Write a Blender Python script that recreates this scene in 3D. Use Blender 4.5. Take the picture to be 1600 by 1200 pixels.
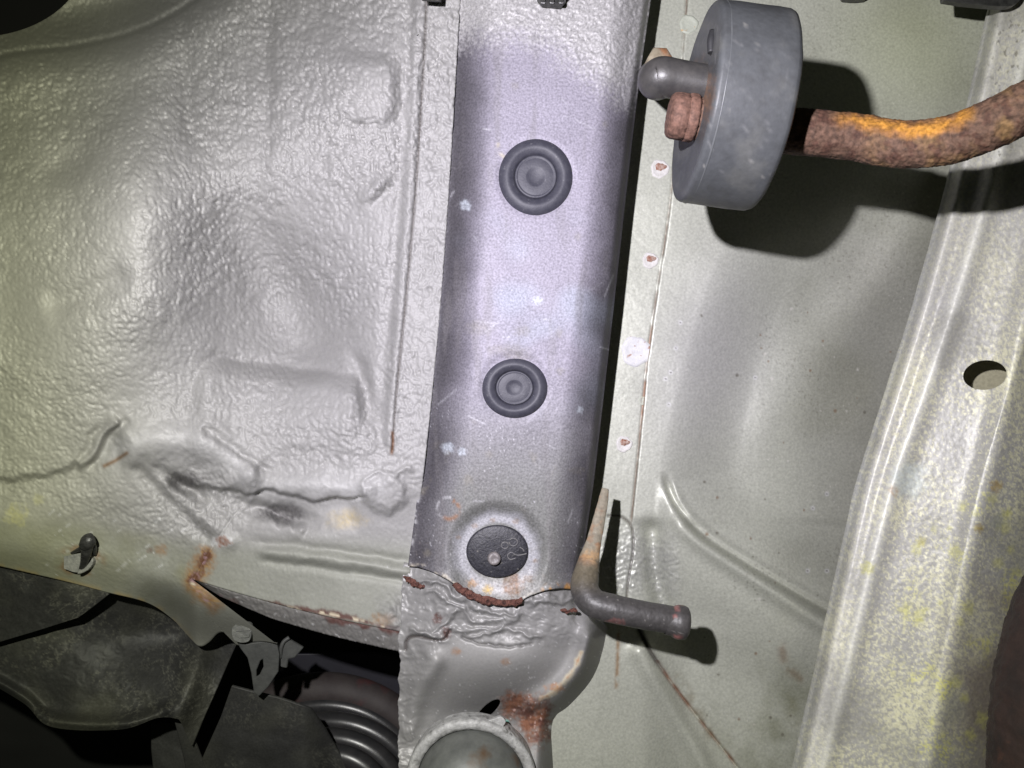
import bpy, bmesh, math, random
import numpy as np
from mathutils import Vector, Matrix

random.seed(7)
# ------------------------------------------------------------------ camera, light, exposure
for o in list(bpy.data.objects):
    bpy.data.objects.remove(o)
scene = bpy.context.scene
COL = scene.collection
D = 310.0            # mm from lens to the reference sheet (H = 0)
F = 1240.0           # focal length in photo pixels (1600 wide)
ZC = 0.24            # lens height above the ground, m (looking straight up under the car)

cam_d = bpy.data.cameras.new('camera')
cam = bpy.data.objects.new('camera', cam_d)
COL.objects.link(cam)
cam.location = (0, 0, ZC)
cam.rotation_euler = (math.pi, 0, 0)
cam_d.sensor_width = 36.0
cam_d.lens = F * 36.0 / 1600.0
cam_d.clip_start = 0.005
cam_d.clip_end = 50
scene.camera = cam

world = bpy.data.worlds.new('World')
scene.world = world
world.use_nodes = True
bg = world.node_tree.nodes['Background']
bg.inputs[0].default_value = (0.9, 1.0, 0.72, 1)
bg.inputs[1].default_value = 0.014

LX, LY = -52.0, 50.0     # torch offset from the lens, mm (right, up in the picture)

def lamp(name, color, watts, size_deg, blend, aim, radius):
    ld = bpy.data.lights.new(name, 'SPOT')
    lo = bpy.data.objects.new(name, ld)
    COL.objects.link(lo)
    lo.location = (LX / 1000, -LY / 1000, ZC)
    ld.color = color
    ld.energy = watts
    ld.spot_size = math.radians(size_deg)
    ld.spot_blend = blend
    ld.shadow_soft_size = radius
    tgt = Vector((aim[0], aim[1], ZC + D / 1000))
    d = (tgt - lo.location).normalized()
    lo.rotation_euler = d.to_track_quat('-Z', 'Y').to_euler()
    return lo

# the hand torch: a wide greenish-white spill and a tighter bluish core from one lens
lamp('torch_spill', (0.985, 1.0, 0.75), 4.2, 166, 0.4, (0.05, 0.0), 0.0035)
lamp('torch_core', (0.62, 0.54, 1.0), 3.7, 90, 1.0, (0.022, -0.035), 0.0035)

vs = scene.view_settings
vs.view_transform = 'Standard'
vs.look = 'None'
vs.exposure = 0.06
vs.gamma = 1.0
vs.use_curve_mapping = False

# ------------------------------------------------------------------ maths helpers
def W(px, py, H):
    """photo-sized sheet coordinates + height in mm towards the viewer -> metres"""
    px = np.asarray(px, float); py = np.asarray(py, float); H = np.asarray(H, float)
    s = (D - H) / F
    return np.stack([(px - 800) * s / 1000, (py - 600) * s / 1000, ZC + (D - H) / 1000 + 0 * px], -1)

def lin(r, g, b):
    f = lambda c: (c / 255 / 12.92) if c / 255 <= 0.04045 else ((c / 255 + 0.055) / 1.055) ** 2.4
    return np.array([f(r), f(g), f(b)])

def sst(e0, e1, x):
    t = np.clip((x - e0) / (e1 - e0), 0, 1)
    return t * t * (3 - 2 * t)

def _hash(ix, iy, seed):
    h = (ix.astype(np.int64) * 374761393 + iy.astype(np.int64) * 668265263 + seed * 1442695041) & 0x7fffffff
    h = (h ^ (h >> 13)) * 1274126177 & 0x7fffffff
    h = (h ^ (h >> 16)) * 1103515245 & 0x7fffffff
    return ((h ^ (h >> 15)) & 0xffff) / 65536.0

def pn(x, y, seed=0):
    """gradient noise, about -0.7..0.7"""
    ix = np.floor(x); iy = np.floor(y)
    fx = x - ix; fy = y - iy
    u = fx * fx * fx * (fx * (fx * 6 - 15) + 10); v = fy * fy * fy * (fy * (fy * 6 - 15) + 10)
    def g(dx, dy):
        a = _hash(ix + dx, iy + dy, seed) * 2 * math.pi
        return np.cos(a) * (fx - dx) + np.sin(a) * (fy - dy)
    a = g(0, 0) * (1 - u) + g(1, 0) * u
    b = g(0, 1) * (1 - u) + g(1, 1) * u
    return a * (1 - v) + b * v

def fbm(x, y, scale, octv=4, seed=0, gain=0.5):
    x = x / scale; y = y / scale
    s = 0; a = 1.0; t = 0
    for k in range(octv):
        s = s + a * pn(x + 17.3 * k, y - 9.1 * k, seed + k); t += a
        a *= gain; x = x * 2.03; y = y * 2.03
    return s / t * 1.6

def peel(x, y, scale, seed=0):
    """wrinkled sprayed under-coating: worm-like raised ridges, about 0..1"""
    wx = x + scale * 0.75 * pn(x / (scale * 1.7), y / (scale * 1.7), seed + 5)
    wy = y + scale * 0.75 * pn(x / (scale * 1.7), y / (scale * 1.7), seed + 9)
    a = 1 - 2.6 * np.abs(pn(wx / scale, wy / scale, seed))
    b = 1 - 2.6 * np.abs(pn(wx / (scale * 0.52) + 31, wy / (scale * 0.52), seed + 2))
    c = pn(wx / (scale * 2.6), wy / (scale * 2.6), seed + 3)
    return np.clip(0.62 * a + 0.28 * b + 0.5 * c, -0.4, 1.2)

def catmull(pts, n=10):
    P = np.array(pts, float)
    if len(P) < 3:
        t = np.linspace(0, 1, n + 1)[:, None]
        return P[0] * (1 - t) + P[-1] * t
    Q = np.vstack([2 * P[0] - P[1], P, 2 * P[-1] - P[-2]])
    out = []
    for i in range(1, len(Q) - 2):
        p0, p1, p2, p3 = Q[i - 1], Q[i], Q[i + 1], Q[i + 2]
        for k in range(n):
            t = k / n
            out.append(0.5 * (2 * p1 + (p2 - p0) * t + (2 * p0 - 5 * p1 + 4 * p2 - p3) * t * t
                              + (3 * p1 - p0 - 3 * p2 + p3) * t ** 3))
    out.append(Q[-2])
    return np.array(out)

def pdist(px, py, pts, smooth=True):
    """distance, signed distance (+ = right-hand side walking along) and 0..1 position along a polyline"""
    P = catmull(pts, 6) if smooth and len(pts) > 2 else np.array(pts, float)
    best = np.full(px.shape, 1e9); sg = np.zeros(px.shape); tt = np.zeros(px.shape)
    L = np.r_[0, np.cumsum(np.hypot(*np.diff(P, axis=0).T))]
    for i in range(len(P) - 1):
        ax, ay = P[i]; bx, by = P[i + 1]
        dx, dy = bx - ax, by - ay
        l2 = dx * dx + dy * dy + 1e-9
        t = np.clip(((px - ax) * dx + (py - ay) * dy) / l2, 0, 1)
        d = np.hypot(px - ax - t * dx, py - ay - t * dy)
        c = dx * (py - ay) - dy * (px - ax)
        m = d < best
        best = np.where(m, d, best); sg = np.where(m, np.sign(c), sg)
        tt = np.where(m, (L[i] + t * (L[i + 1] - L[i])) / L[-1], tt)
    return best, best * sg, tt

def ridge(px, py, pts, w, h, fade=0.0):
    d, s, t = pdist(px, py, pts)
    r = h * np.exp(-(d / w) ** 2)
    if fade:
        r = r * sst(0, fade, t) * sst(0, fade, 1 - t)
    return r

def step(px, py, pts, w, h, reach=None):
    """raise the right-hand side of the line by h over width w; optionally dying out after 'reach'"""
    d, s, t = pdist(px, py, pts)
    v = h * sst(-w, w, s)
    if reach:
        v = v * np.where(s > 0, 1 - sst(w, reach, d), 1.0) * sst(0, 0.12, t) * sst(0, 0.12, 1 - t)
    return v

def blob(px, py, cx, cy, rx, ry, rot=0):
    a = math.radians(rot); c, s = math.cos(a), math.sin(a)
    x = (px - cx) * c + (py - cy) * s; y = -(px - cx) * s + (py - cy) * c
    return np.exp(-((x / rx) ** 2 + (y / ry) ** 2))

def rbox(px, py, cx, cy, hx, hy, r, rot=0):
    a = math.radians(rot); c, s = math.cos(a), math.sin(a)
    x = np.abs((px - cx) * c + (py - cy) * s) - hx + r; y = np.abs(-(px - cx) * s + (py - cy) * c) - hy + r
    return np.hypot(np.maximum(x, 0), np.maximum(y, 0)) + np.minimum(np.maximum(x, y), 0) - r

def rspot(px, py, cx, cy, r, seed=0, rag=0.45, soft=0.25, ry=None):
    """ragged spot 0..1"""
    q = np.hypot((px - cx) / r, (py - cy) / (ry or r)) + rag * fbm(px, py, r * 0.8, 3, seed) + 0.35 * fbm(px, py, 5.0, 3, seed + 40)
    return (1 - sst(1 - soft * 1.6, 1 + soft * 1.6, q)) * (0.72 + 0.5 * fbm(px, py, 4.5, 2, seed + 60)).clip(0.25, 1)

def mix(c, col, m):
    return c * (1 - m[..., None]) + np.asarray(col) * m[..., None]

def itp(v, keys):
    k = np.array(keys, float)
    return np.interp(v, k[:, 0], k[:, 1])

def sitp(v, keys):
    c = catmull(keys, 8)
    return np.interp(v, c[:, 0], c[:, 1])

# ------------------------------------------------------------------ materials
MATS = {}
def attr_mat(name, grain=0.10, gscale=1900.0, bump=0.05, spec=0.5, coat=0.0, spark=0.0):
    """colour, roughness and metalness come from per-vertex data (paint, rust, dirt); nodes add grain and fine relief"""
    if name in MATS: return MATS[name]
    m = bpy.data.materials.new(name); m.use_nodes = True
    nt = m.node_tree; N = nt.nodes; Lk = nt.links
    b = N['Principled BSDF']
    b.inputs['Specular IOR Level'].default_value = spec
    b.inputs['Coat Weight'].default_value = coat
    b.inputs['Coat Roughness'].default_value = 0.25
    ac = N.new('ShaderNodeAttribute'); ac.attribute_name = 'col'
    ap = N.new('ShaderNodeAttribute'); ap.attribute_name = 'par'
    sp = N.new('ShaderNodeSeparateColor'); Lk.new(ap.outputs['Color'], sp.inputs[0])
    tc = N.new('ShaderNodeTexCoord')
    n1 = N.new('ShaderNodeTexNoise'); n1.inputs['Scale'].default_value = gscale; n1.inputs['Detail'].default_value = 3
    Lk.new(tc.outputs['Object'], n1.inputs['Vector'])
    mr = N.new('ShaderNodeMapRange')
    mr.inputs['From Min'].default_value = 0.28; mr.inputs['From Max'].default_value = 0.72
    mr.inputs['To Min'].default_value = 1 - grain; mr.inputs['To Max'].default_value = 1 + grain
    Lk.new(n1.outputs['Fac'], mr.inputs['Value'])
    mu = N.new('ShaderNodeVectorMath'); mu.operation = 'SCALE'
    Lk.new(ac.outputs['Color'], mu.inputs[0]); Lk.new(mr.outputs['Result'], mu.inputs['Scale'])
    Lk.new(mu.outputs['Vector'], b.inputs['Base Color'])
    Lk.new(sp.outputs[0], b.inputs['Roughness'])
    Lk.new(sp.outputs[1], b.inputs['Metallic'])
    bp = N.new('ShaderNodeBump'); bp.inputs['Distance'].default_value = 0.0003; bp.inputs['Strength'].default_value = bump
    n2 = N.new('ShaderNodeTexNoise'); n2.inputs['Scale'].default_value = gscale * 0.8; n2.inputs['Detail'].default_value = 2
    Lk.new(tc.outputs['Object'], n2.inputs['Vector'])
    Lk.new(n2.outputs['Fac'], bp.inputs['Height']); Lk.new(bp.outputs['Normal'], b.inputs['Normal'])
    MATS[name] = m
    return m

def node_mat(name, c1, c2, scale=300.0, rough=0.5, metal=0.0, bump=0.2, bscale=None, detail=5, c3=None, s3=60.0, t3=0.55, spec=0.5):
    """two-tone procedural material with a third patchy tone"""
    if name in MATS: return MATS[name]
    m = bpy.data.materials.new(name); m.use_nodes = True
    nt = m.node_tree; N = nt.nodes; Lk = nt.links
    b = N['Principled BSDF']
    b.inputs['Roughness'].default_value = rough
    b.inputs['Metallic'].default_value = metal
    b.inputs['Specular IOR Level'].default_value = spec
    tc = N.new('ShaderNodeTexCoord')
    n1 = N.new('ShaderNodeTexNoise'); n1.inputs['Scale'].default_value = scale; n1.inputs['Detail'].default_value = detail
    n1.inputs['Roughness'].default_value = 0.65
    Lk.new(tc.outputs['Object'], n1.inputs['Vector'])
    rp = N.new('ShaderNodeValToRGB')
    rp.color_ramp.elements[0].position = 0.34; rp.color_ramp.elements[0].color = (*c1, 1)
    rp.color_ramp.elements[1].position = 0.68; rp.color_ramp.elements[1].color = (*c2, 1)
    Lk.new(n1.outputs['Fac'], rp.inputs[0])
    outc = rp.outputs[0]
    if c3 is not None:
        n3 = N.new('ShaderNodeTexNoise'); n3.inputs['Scale'].default_value = s3; n3.inputs['Detail'].default_value = 6
        Lk.new(tc.outputs['Object'], n3.inputs['Vector'])
        r3 = N.new('ShaderNodeMapRange'); r3.inputs['From Min'].default_value = t3; r3.inputs['From Max'].default_value = t3 + 0.1
        Lk.new(n3.outputs['Fac'], r3.inputs['Value'])
        mx = N.new('ShaderNodeMix'); mx.data_type = 'RGBA'
        Lk.new(r3.outputs['Result'], mx.inputs[0]); Lk.new(outc, mx.inputs[6]); mx.inputs[7].default_value = (*c3, 1)
        outc = mx.outputs[2]
    Lk.new(outc, b.inputs['Base Color'])
    if bump:
        n2 = N.new('ShaderNodeTexNoise'); n2.inputs['Scale'].default_value = bscale or scale * 2; n2.inputs['Detail'].default_value = 4
        Lk.new(tc.outputs['Object'], n2.inputs['Vector'])
        bp = N.new('ShaderNodeBump'); bp.inputs['Distance'].default_value = 0.0005; bp.inputs['Strength'].default_value = bump
        Lk.new(n2.outputs['Fac'], bp.inputs['Height']); Lk.new(bp.outputs['Normal'], b.inputs['Normal'])
    MATS[name] = m
    return m

# ------------------------------------------------------------------ object helpers
def link(o, parent=None):
    COL.objects.link(o)
    if parent is not None:
        o.parent = parent
        if parent.type == 'EMPTY':
            o.matrix_parent_inverse = Matrix.Translation(parent.location).inverted()
    return o

def thing(name, loc, label, cat, group=None):
    o = bpy.data.objects.new(name, None)
    o.empty_display_size = 0.01
    COL.objects.link(o)
    o.location = Vector([float(v) for v in loc])
    o['label'] = label; o['category'] = cat
    if group: o['group'] = group
    return o

def tag(o, label, cat, group=None):
    o['label'] = label; o['category'] = cat
    if group: o['group'] = group
    return o

def raw_mesh(name, V, Fq, mat, parent, smooth=True, col=None, par=None):
    V = np.asarray(V, np.float32); Fq = np.asarray(Fq, np.int32)
    me = bpy.data.meshes.new(name)
    k = Fq.shape[1]
    me.vertices.add(len(V)); me.vertices.foreach_set('co', V.ravel())
    me.loops.add(Fq.size); me.loops.foreach_set('vertex_index', Fq.ravel())
    me.polygons.add(len(Fq)); me.polygons.foreach_set('loop_start', np.arange(0, Fq.size, k, dtype=np.int32))
    me.update(calc_edges=True)
    if smooth: me.polygons.foreach_set('use_smooth', np.ones(len(Fq), bool))
    if col is not None:
        a = me.attributes.new('col', 'FLOAT_COLOR', 'POINT')
        a.data.foreach_set('color', np.c_[col.reshape(-1, 3), np.ones(len(V))].astype(np.float32).ravel())
    if par is not None:
        a = me.attributes.new('par', 'FLOAT_COLOR', 'POINT')
        a.data.foreach_set('color', np.c_[par.reshape(-1, 3), np.ones(len(V))].astype(np.float32).ravel())
    me.materials.append(mat)
    me.validate()
    o = bpy.data.objects.new(name, me)
    return link(o, parent)

def sheet(name, PX, PY, H, col, rough, metal, mat, parent, skirt=None, holes=()):
    """pressed sheet-metal panel from a structured grid; skirt = {'l','r','t','b': depth mm} folds the edge back;
    holes = [(cx, cy, rx, ry, rot)] are really cut, their rim folded back too"""
    n, m = PX.shape
    PX = PX.copy(); PY = PY.copy()
    inside = np.zeros((n, m), bool)
    for (cx, cy, rx, ry, rot) in holes:
        a = math.radians(rot); c, s = math.cos(a), math.sin(a)
        x = (PX - cx) * c + (PY - cy) * s; y = -(PX - cx) * s + (PY - cy) * c
        q = np.hypot(x / rx, y / ry) + 1e-9
        near = np.abs(q - 1) * min(rx, ry) < 1.5
        k = np.where(near, 1 / q, 1)
        X2 = cx + x * k * c - y * k * s; Y2 = cy + x * k * s + y * k * c
        PX = np.where(near, X2, PX); PY = np.where(near, Y2, PY)
        inside |= (q < 1) & ~near
    V = W(PX, PY, H).reshape(-1, 3)
    idx = np.arange(n * m).reshape(n, m)
    q = np.stack([idx[:-1, :-1], idx[1:, :-1], idx[1:, 1:], idx[:-1, 1:]], -1).reshape(-1, 4)
    extraV = []; extraF = []; extraI = []
    base = n * m
    if len(holes):
        ins = inside.ravel()
        q = q[~ins[q].any(1)]
    for side, dep in (skirt or {}).items():
        e = {'l': idx[::-1, 0], 'r': idx[:, -1], 't': idx[0, :], 'b': idx[-1, ::-1]}[side]
        nv = V[e] + np.array([0, 0, dep / 1000.0])
        ni = base + np.arange(len(e))
        base += len(e)
        extraV.append(nv); extraI.append(e)
        f = np.stack([e[:-1], ni[:-1], ni[1:], e[1:]], -1)
        extraF.append(f[:, ::-1])
    allI = np.concatenate([np.arange(n * m)] + extraI)
    Vv = np.concatenate([V] + extraV)
    Fq = np.concatenate([q] + extraF)
    par = np.stack([rough * np.ones((n, m)), metal * np.ones((n, m)), np.zeros((n, m))], -1).reshape(-1, 3)
    return raw_mesh(name, Vv, Fq, mat, parent, True, col.reshape(-1, 3)[allI], par[allI])

def frame(axis):
    a = Vector(axis).normalized()
    t = Vector((0, 0, 1)) if abs(a.z) < 0.9 else Vector((0, 1, 0))
    u = a.cross(t).normalized(); v = a.cross(u).normalized()
    return a, u, v

def lathe(name, origin, axis, prof, mat, parent, seg=64, sx=1.0, sy=1.0, smooth=True, wob=0.0):
    """turned part: prof = [(radius mm, height mm along axis)]"""
    a, u, v = frame(axis)
    o = Vector([float(x) for x in origin])
    V = []
    for (r, h) in prof:
        for k in range(seg):
            t = 2 * math.pi * k / seg
            rr = r * (1 + wob * math.sin(3 * t + 1.3) + wob * 0.7 * math.sin(7 * t))
            p = o + a * (h / 1000) + u * (rr * sx * math.cos(t) / 1000) + v * (rr * sy * math.sin(t) / 1000)
            V.append(p[:])
    Fq = []
    for i in range(len(prof) - 1):
        for k in range(seg):
            k2 = (k + 1) % seg
            Fq.append((i * seg + k, i * seg + k2, (i + 1) * seg + k2, (i + 1) * seg + k))
    return raw_mesh(name, V, Fq, mat, parent, smooth)

def dense_prof(prof, n):
    P_ = np.array(prof); t_ = np.r_[0, np.cumsum(np.hypot(*np.diff(P_, axis=0).T))]
    q_ = np.unique(np.r_[t_, np.linspace(0, t_[-1], n)])
    return list(zip(np.interp(q_, t_, P_[:, 0]), np.interp(q_, t_, P_[:, 1])))

def tube(name, pts, radii, mat, parent, seg=28, n=10, rough=0.0, rseed=1, flat=None, closed=False, caps=True, world_pts=False):
    """swept rod; pts in (px, py, H) or metres; radii mm; rough = lumpy relief mm; flat = [(wide, narrow)] factors"""
    P = np.array([W(*p) if not world_pts else p for p in pts], float)
    C = catmull(P, n)
    R = catmull(np.array([[r, 0] for r in radii], float), n)[:, 0]
    FL = None
    if flat is not None: FL = catmull(np.array(flat, float), n)
    T = np.gradient(C, axis=0); T /= np.linalg.norm(T, axis=1)[:, None] + 1e-12
    up = np.array([0, 0, 1.0])
    if abs(T[0] @ up) > 0.95: up = np.array([0, 1.0, 0])
    V = []
    U = np.cross(T[0], up); U /= np.linalg.norm(U)
    for i in range(len(C)):
        U = U - T[i] * (U @ T[i]); U /= np.linalg.norm(U)
        B = np.cross(T[i], U)
        for k in range(seg):
            t = 2 * math.pi * k / seg
            r = R[i]
            if rough:
                r += rough * float(pn(np.array([k * 0.55 + 40 * rseed]), np.array([i * 0.5]), rseed)[0])
                r += rough * 0.7 * float(pn(np.array([k * 1.3 + 40 * rseed]), np.array([i * 1.1]), rseed + 3)[0])
            a, b = (FL[i] if FL is not None else (1, 1))
            V.append(C[i] + (U * (r * a * math.cos(t)) + B * (r * b * math.sin(t))) / 1000)
    nC = len(C)
    Fq = []
    for i in range(nC - 1):
        for k in range(seg):
            k2 = (k + 1) % seg
            Fq.append((i * seg + k, i * seg + k2, (i + 1) * seg + k2, (i + 1) * seg + k))
    if caps:
        for (i, d) in ((0, 1), (nC - 1, -1)):
            c = len(V); V.append(C[i])
            for k in range(seg):
                k2 = (k + 1) % seg
                f = (i * seg + k, c, c, i * seg + k2)
                Fq.append((i * seg + k, i * seg + k2, c, c) if d < 0 else (i * seg + k2, i * seg + k, c, c))
    V = np.array(V); Fq = np.array(Fq)
    # caps use degenerate quads -> build with bmesh-safe split
    quads = Fq[Fq[:, 2] != Fq[:, 3]]; tris = Fq[Fq[:, 2] == Fq[:, 3]][:, :3]
    me = bpy.data.meshes.new(name)
    me.from_pydata([tuple(v) for v in V], [], [tuple(int(i) for i in f) for f in quads] + [tuple(int(i) for i in f) for f in tris])
    for p in me.polygons: p.use_smooth = len(p.vertices) == 4
    me.materials.append(mat)
    bm = bmesh.new(); bm.from_mesh(me); bmesh.ops.recalc_face_normals(bm, faces=bm.faces); bm.to_mesh(me); bm.free()
    return link(bpy.data.objects.new(name, me), parent)

def paint(o, fn, mat):
    """give a finished part per-vertex colour / roughness / metalness from its own place in the scene"""
    me = o.data
    V = np.empty(len(me.vertices) * 3, np.float32); me.vertices.foreach_get('co', V); V = V.reshape(-1, 3).astype(float)
    Hh = D - (V[:, 2] - ZC) * 1000
    s_ = (D - Hh) / F / 1000
    x = V[:, 0] / s_ + 800; y = V[:, 1] / s_ + 600
    col, rough, metal = fn(x, y, Hh)
    for nm, arr in (('col', np.clip(col, 0.004, 1)), ('par', np.stack([rough + 0 * x, metal + 0 * x, 0 * x], -1))):
        a = me.attributes.new(nm, 'FLOAT_COLOR', 'POINT')
        a.data.foreach_set('color', np.c_[arr, np.ones(len(V))].astype(np.float32).ravel())
    me.materials.clear(); me.materials.append(mat)

def displace(o, amp, scale, seed=1):
    """push the surface in and out along its normals: scale and amp in mm"""
    me = o.data; n = len(me.vertices)
    V = np.empty(n * 3, np.float32); me.vertices.foreach_get('co', V); V = V.reshape(-1, 3).astype(float)
    Nn = np.empty(n * 3, np.float32); me.vertices.foreach_get('normal', Nn); Nn = Nn.reshape(-1, 3)
    a = V[:, 0] * 1000 + 0.6 * V[:, 2] * 1000; b = V[:, 1] * 1000 - 0.6 * V[:, 2] * 1000
    X_, Y_, Z_ = (V * 1000).T
    nz = (fbm(X_, Y_, scale, 3, seed, 0.6) + fbm(X_ + 91, Z_, scale, 3, seed + 5, 0.6) + fbm(Y_, Z_ + 37, scale, 3, seed + 9, 0.6)) * 0.6
    V += Nn * (amp / 1000 * nz)[:, None]
    me.vertices.foreach_set('co', V.astype(np.float32).ravel()); me.update()

def plate(name, outline, H, th, mat, parent, n=1, hole=None, bend=None):
    """flat or gently bent sheet part: outline in sheet coordinates, thickness mm, rounded edge"""
    bm = bmesh.new()
    P = catmull(list(outline) + [outline[0]], n)[:-1] if n > 1 else np.array(outline, float)
    hf = (lambda x, y: H) if not callable(H) else H
    vs_ = [bm.verts.new(W(p[0], p[1], hf(p[0], p[1]))) for p in P]
    edges = [bm.edges.new((vs_[i], vs_[(i + 1) % len(vs_)])) for i in range(len(vs_))]
    if hole is not None:
        hv = [bm.verts.new(W(p[0], p[1], hf(p[0], p[1]))) for p in hole]
        edges += [bm.edges.new((hv[i], hv[(i + 1) % len(hv)])) for i in range(len(hv))]
    bmesh.ops.triangle_fill(bm, use_beauty=True, use_dissolve=False, edges=edges)
    for f in bm.faces:
        f.normal_update()
        if f.normal.z > 0: f.normal_flip()
    r = bmesh.ops.extrude_face_region(bm, geom=list(bm.faces))
    for v in [g for g in r['geom'] if isinstance(g, bmesh.types.BMVert)]:
        v.co.z -= th / 1000.0
    bmesh.ops.recalc_face_normals(bm, faces=bm.faces)
    me = bpy.data.meshes.new(name); bm.to_mesh(me); bm.free()
    me.materials.append(mat)
    o = link(bpy.data.objects.new(name, me), parent)
    bv = o.modifiers.new('edge', 'BEVEL'); bv.width = min(th * 0.3, 0.5) / 1000; bv.segments = 2; bv.limit_method = 'ANGLE'
    return o

def loft(curves, n, m, vpos=None):
    """structured grid through matched control curves [(px,py)...]; returns PX, PY (n rows, m columns)"""
    rs = []
    for c in curves:
        k = catmull(c, 12)
        L = np.linspace(0, 1, len(k))
        t = np.linspace(0, 1, m)
        rs.append(np.stack([np.interp(t, L, k[:, 0]), np.interp(t, L, k[:, 1])], -1))
    rs = np.array(rs)
    vp = np.linspace(0, 1, len(curves)) if vpos is None else np.array(vpos, float)
    v = np.linspace(0, 1, n)
    PX = np.empty((n, m)); PY = np.empty((n, m))
    for j in range(m):
        PX[:, j] = np.interp(v, vp, rs[:, j, 0]); PY[:, j] = np.interp(v, vp, rs[:, j, 1])
    return PX, PY

# ------------------------------------------------------------------ colours (real surface colours)
GREY = lin(150, 149, 147)
PRIMER = lin(144, 140, 151)
PAINT = lin(181, 183, 170)
RUST = lin(98, 64, 48)
ORANGE = lin(136, 100, 60)
OXIDE = lin(86, 54, 48)
GRIME = lin(96, 92, 80)
SALT = lin(205, 205, 205)
MOSS = lin(176, 172, 96)

M_COAT = attr_mat('sprayed_undercoat', grain=0.06, gscale=1000, bump=0.2, spec=0.42)
M_RAIL = attr_mat('grey_primer_metal', grain=0.30, gscale=1400, bump=0.3, spec=0.4)
M_PAINT = attr_mat('pale_green_grey_paint', grain=0.14, gscale=1000, bump=0.15, spec=0.4)
M_SILL = attr_mat('speckled_sill_paint', grain=0.14, gscale=900, bump=0.2, spec=0.4)
M_PLASTIC = attr_mat('dusty_black_liner', grain=0.2, gscale=1200, bump=0.2, spec=0.35)
M_RUBBER = node_mat('black_rubber', lin(54, 54, 64), lin(68, 68, 76), 500, 0.55, 0, 0.1, 1500, c3=lin(92, 92, 96), s3=900, t3=0.64)
M_RUBBER2 = node_mat('worn_grey_rubber', lin(80, 82, 84), lin(90, 92, 93), 220, 0.46, 0, 0.08, 900, c3=lin(92, 94, 94), s3=420, t3=0.58)
M_PLUGBLACK = node_mat('gritty_black_plug', lin(28, 28, 34), lin(52, 52, 58), 900, 0.5, 0, 0.35, 1300, c3=lin(120, 118, 112), s3=700, t3=0.66)
M_RUSTROD = node_mat('heavy_rust', lin(74, 46, 36), lin(120, 82, 66), 480, 0.7, 0.1, 1.0, 700, c3=lin(112, 86, 58), s3=120, t3=0.54)
M_ORANGE = node_mat('bright_orange_rust', lin(196, 120, 24), lin(222, 156, 44), 240, 0.75, 0.0, 0.4, 600)
M_BLACKROD = node_mat('black_painted_steel', lin(52, 51, 51), lin(70, 68, 66), 240, 0.42, 0.0, 0.12, 1100, c3=lin(96, 66, 60), s3=170, t3=0.66)
M_OXIDE = node_mat('flaking_oxide_red', lin(74, 44, 38), lin(112, 74, 62), 900, 0.85, 0, 1.0, 1500, c3=lin(54, 32, 28), s3=800, t3=0.55)
M_BLADE = node_mat('dirty_steel_blade', lin(108, 98, 80), lin(142, 134, 116), 260, 0.65, 0.1, 0.4, 900, c3=lin(128, 92, 64), s3=120, t3=0.56)
M_ZINC = node_mat('galvanised_steel', lin(138, 138, 136), lin(186, 186, 184), 420, 0.6, 0.1, 0.9, 500, c3=lin(104, 103, 100), s3=300, t3=0.58)
M_DOME = node_mat('grey_rubber_dome', lin(84, 86, 83), lin(106, 108, 104), 150, 0.5, 0.0, 0.1, 900, c3=lin(84, 66, 48), s3=60, t3=0.60)
M_DARK = node_mat('dark_wheel_well', lin(30, 30, 32), lin(44, 42, 42), 80, 0.8, 0, 0.2, 500)
M_SPRING = node_mat('black_coil_wire', lin(38, 38, 40), lin(50, 49, 50), 160, 0.32, 0.0, 0.06, 700)
M_SEAT = node_mat('dusty_spring_seat', lin(44, 37, 37), lin(56, 50, 49), 130, 0.7, 0.0, 0.15, 700, c3=lin(66, 38, 38), s3=60, t3=0.56)
M_CLIP = node_mat('weathered_grey_clip', lin(104, 105, 101), lin(134, 134, 128), 500, 0.6, 0, 0.4, 1200)
M_CLIPD = node_mat('black_clip_plastic', lin(34, 34, 33), lin(62, 62, 60), 500, 0.4, 0, 0.3, 1200)
M_TAB = node_mat('dark_grey_tab', lin(62, 63, 62), lin(76, 77, 75), 260, 0.6, 0.1, 0.2, 900)
M_EXH = node_mat('burnt_rusty_pipe', lin(30, 20, 19), lin(48, 32, 28), 130, 0.85, 0.1, 0.7, 500, c3=lin(84, 50, 36), s3=70, t3=0.64)
M_WHITE = node_mat('pale_salt_paint', lin(196, 196, 198), lin(214, 214, 212), 700, 0.6, 0, 0.3, 1500, c3=lin(150, 98, 66), s3=420, t3=0.60)
M_WELDRUST = node_mat('rusty_weld', lin(126, 70, 44), lin(186, 168, 156), 900, 0.8, 0, 0.6, 1500)
M_SMEAR = node_mat('glossy_sealant', lin(136, 136, 138), lin(158, 158, 160), 300, 0.4, 0, 0.25, 800)

# ================================================================== THE UNDERBODY
body = thing('car_underbody', W(800, 600, 0), 'grey welded underbody of a car with frame rail, floor and wheel arch panels', 'underbody')

# ---- frame rail outlines shared by the panels that meet it
RL = [(-60, 723), (0, 717), (100, 711), (300, 699), (500, 684), (700, 664), (800, 652), (880, 641), (990, 626), (1100, 622)]
RR = [(-60, 1024), (0, 1017), (120, 1000), (300, 979), (400, 968), (500, 957), (650, 940), (760, 927), (850, 914), (960, 900)]

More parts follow.
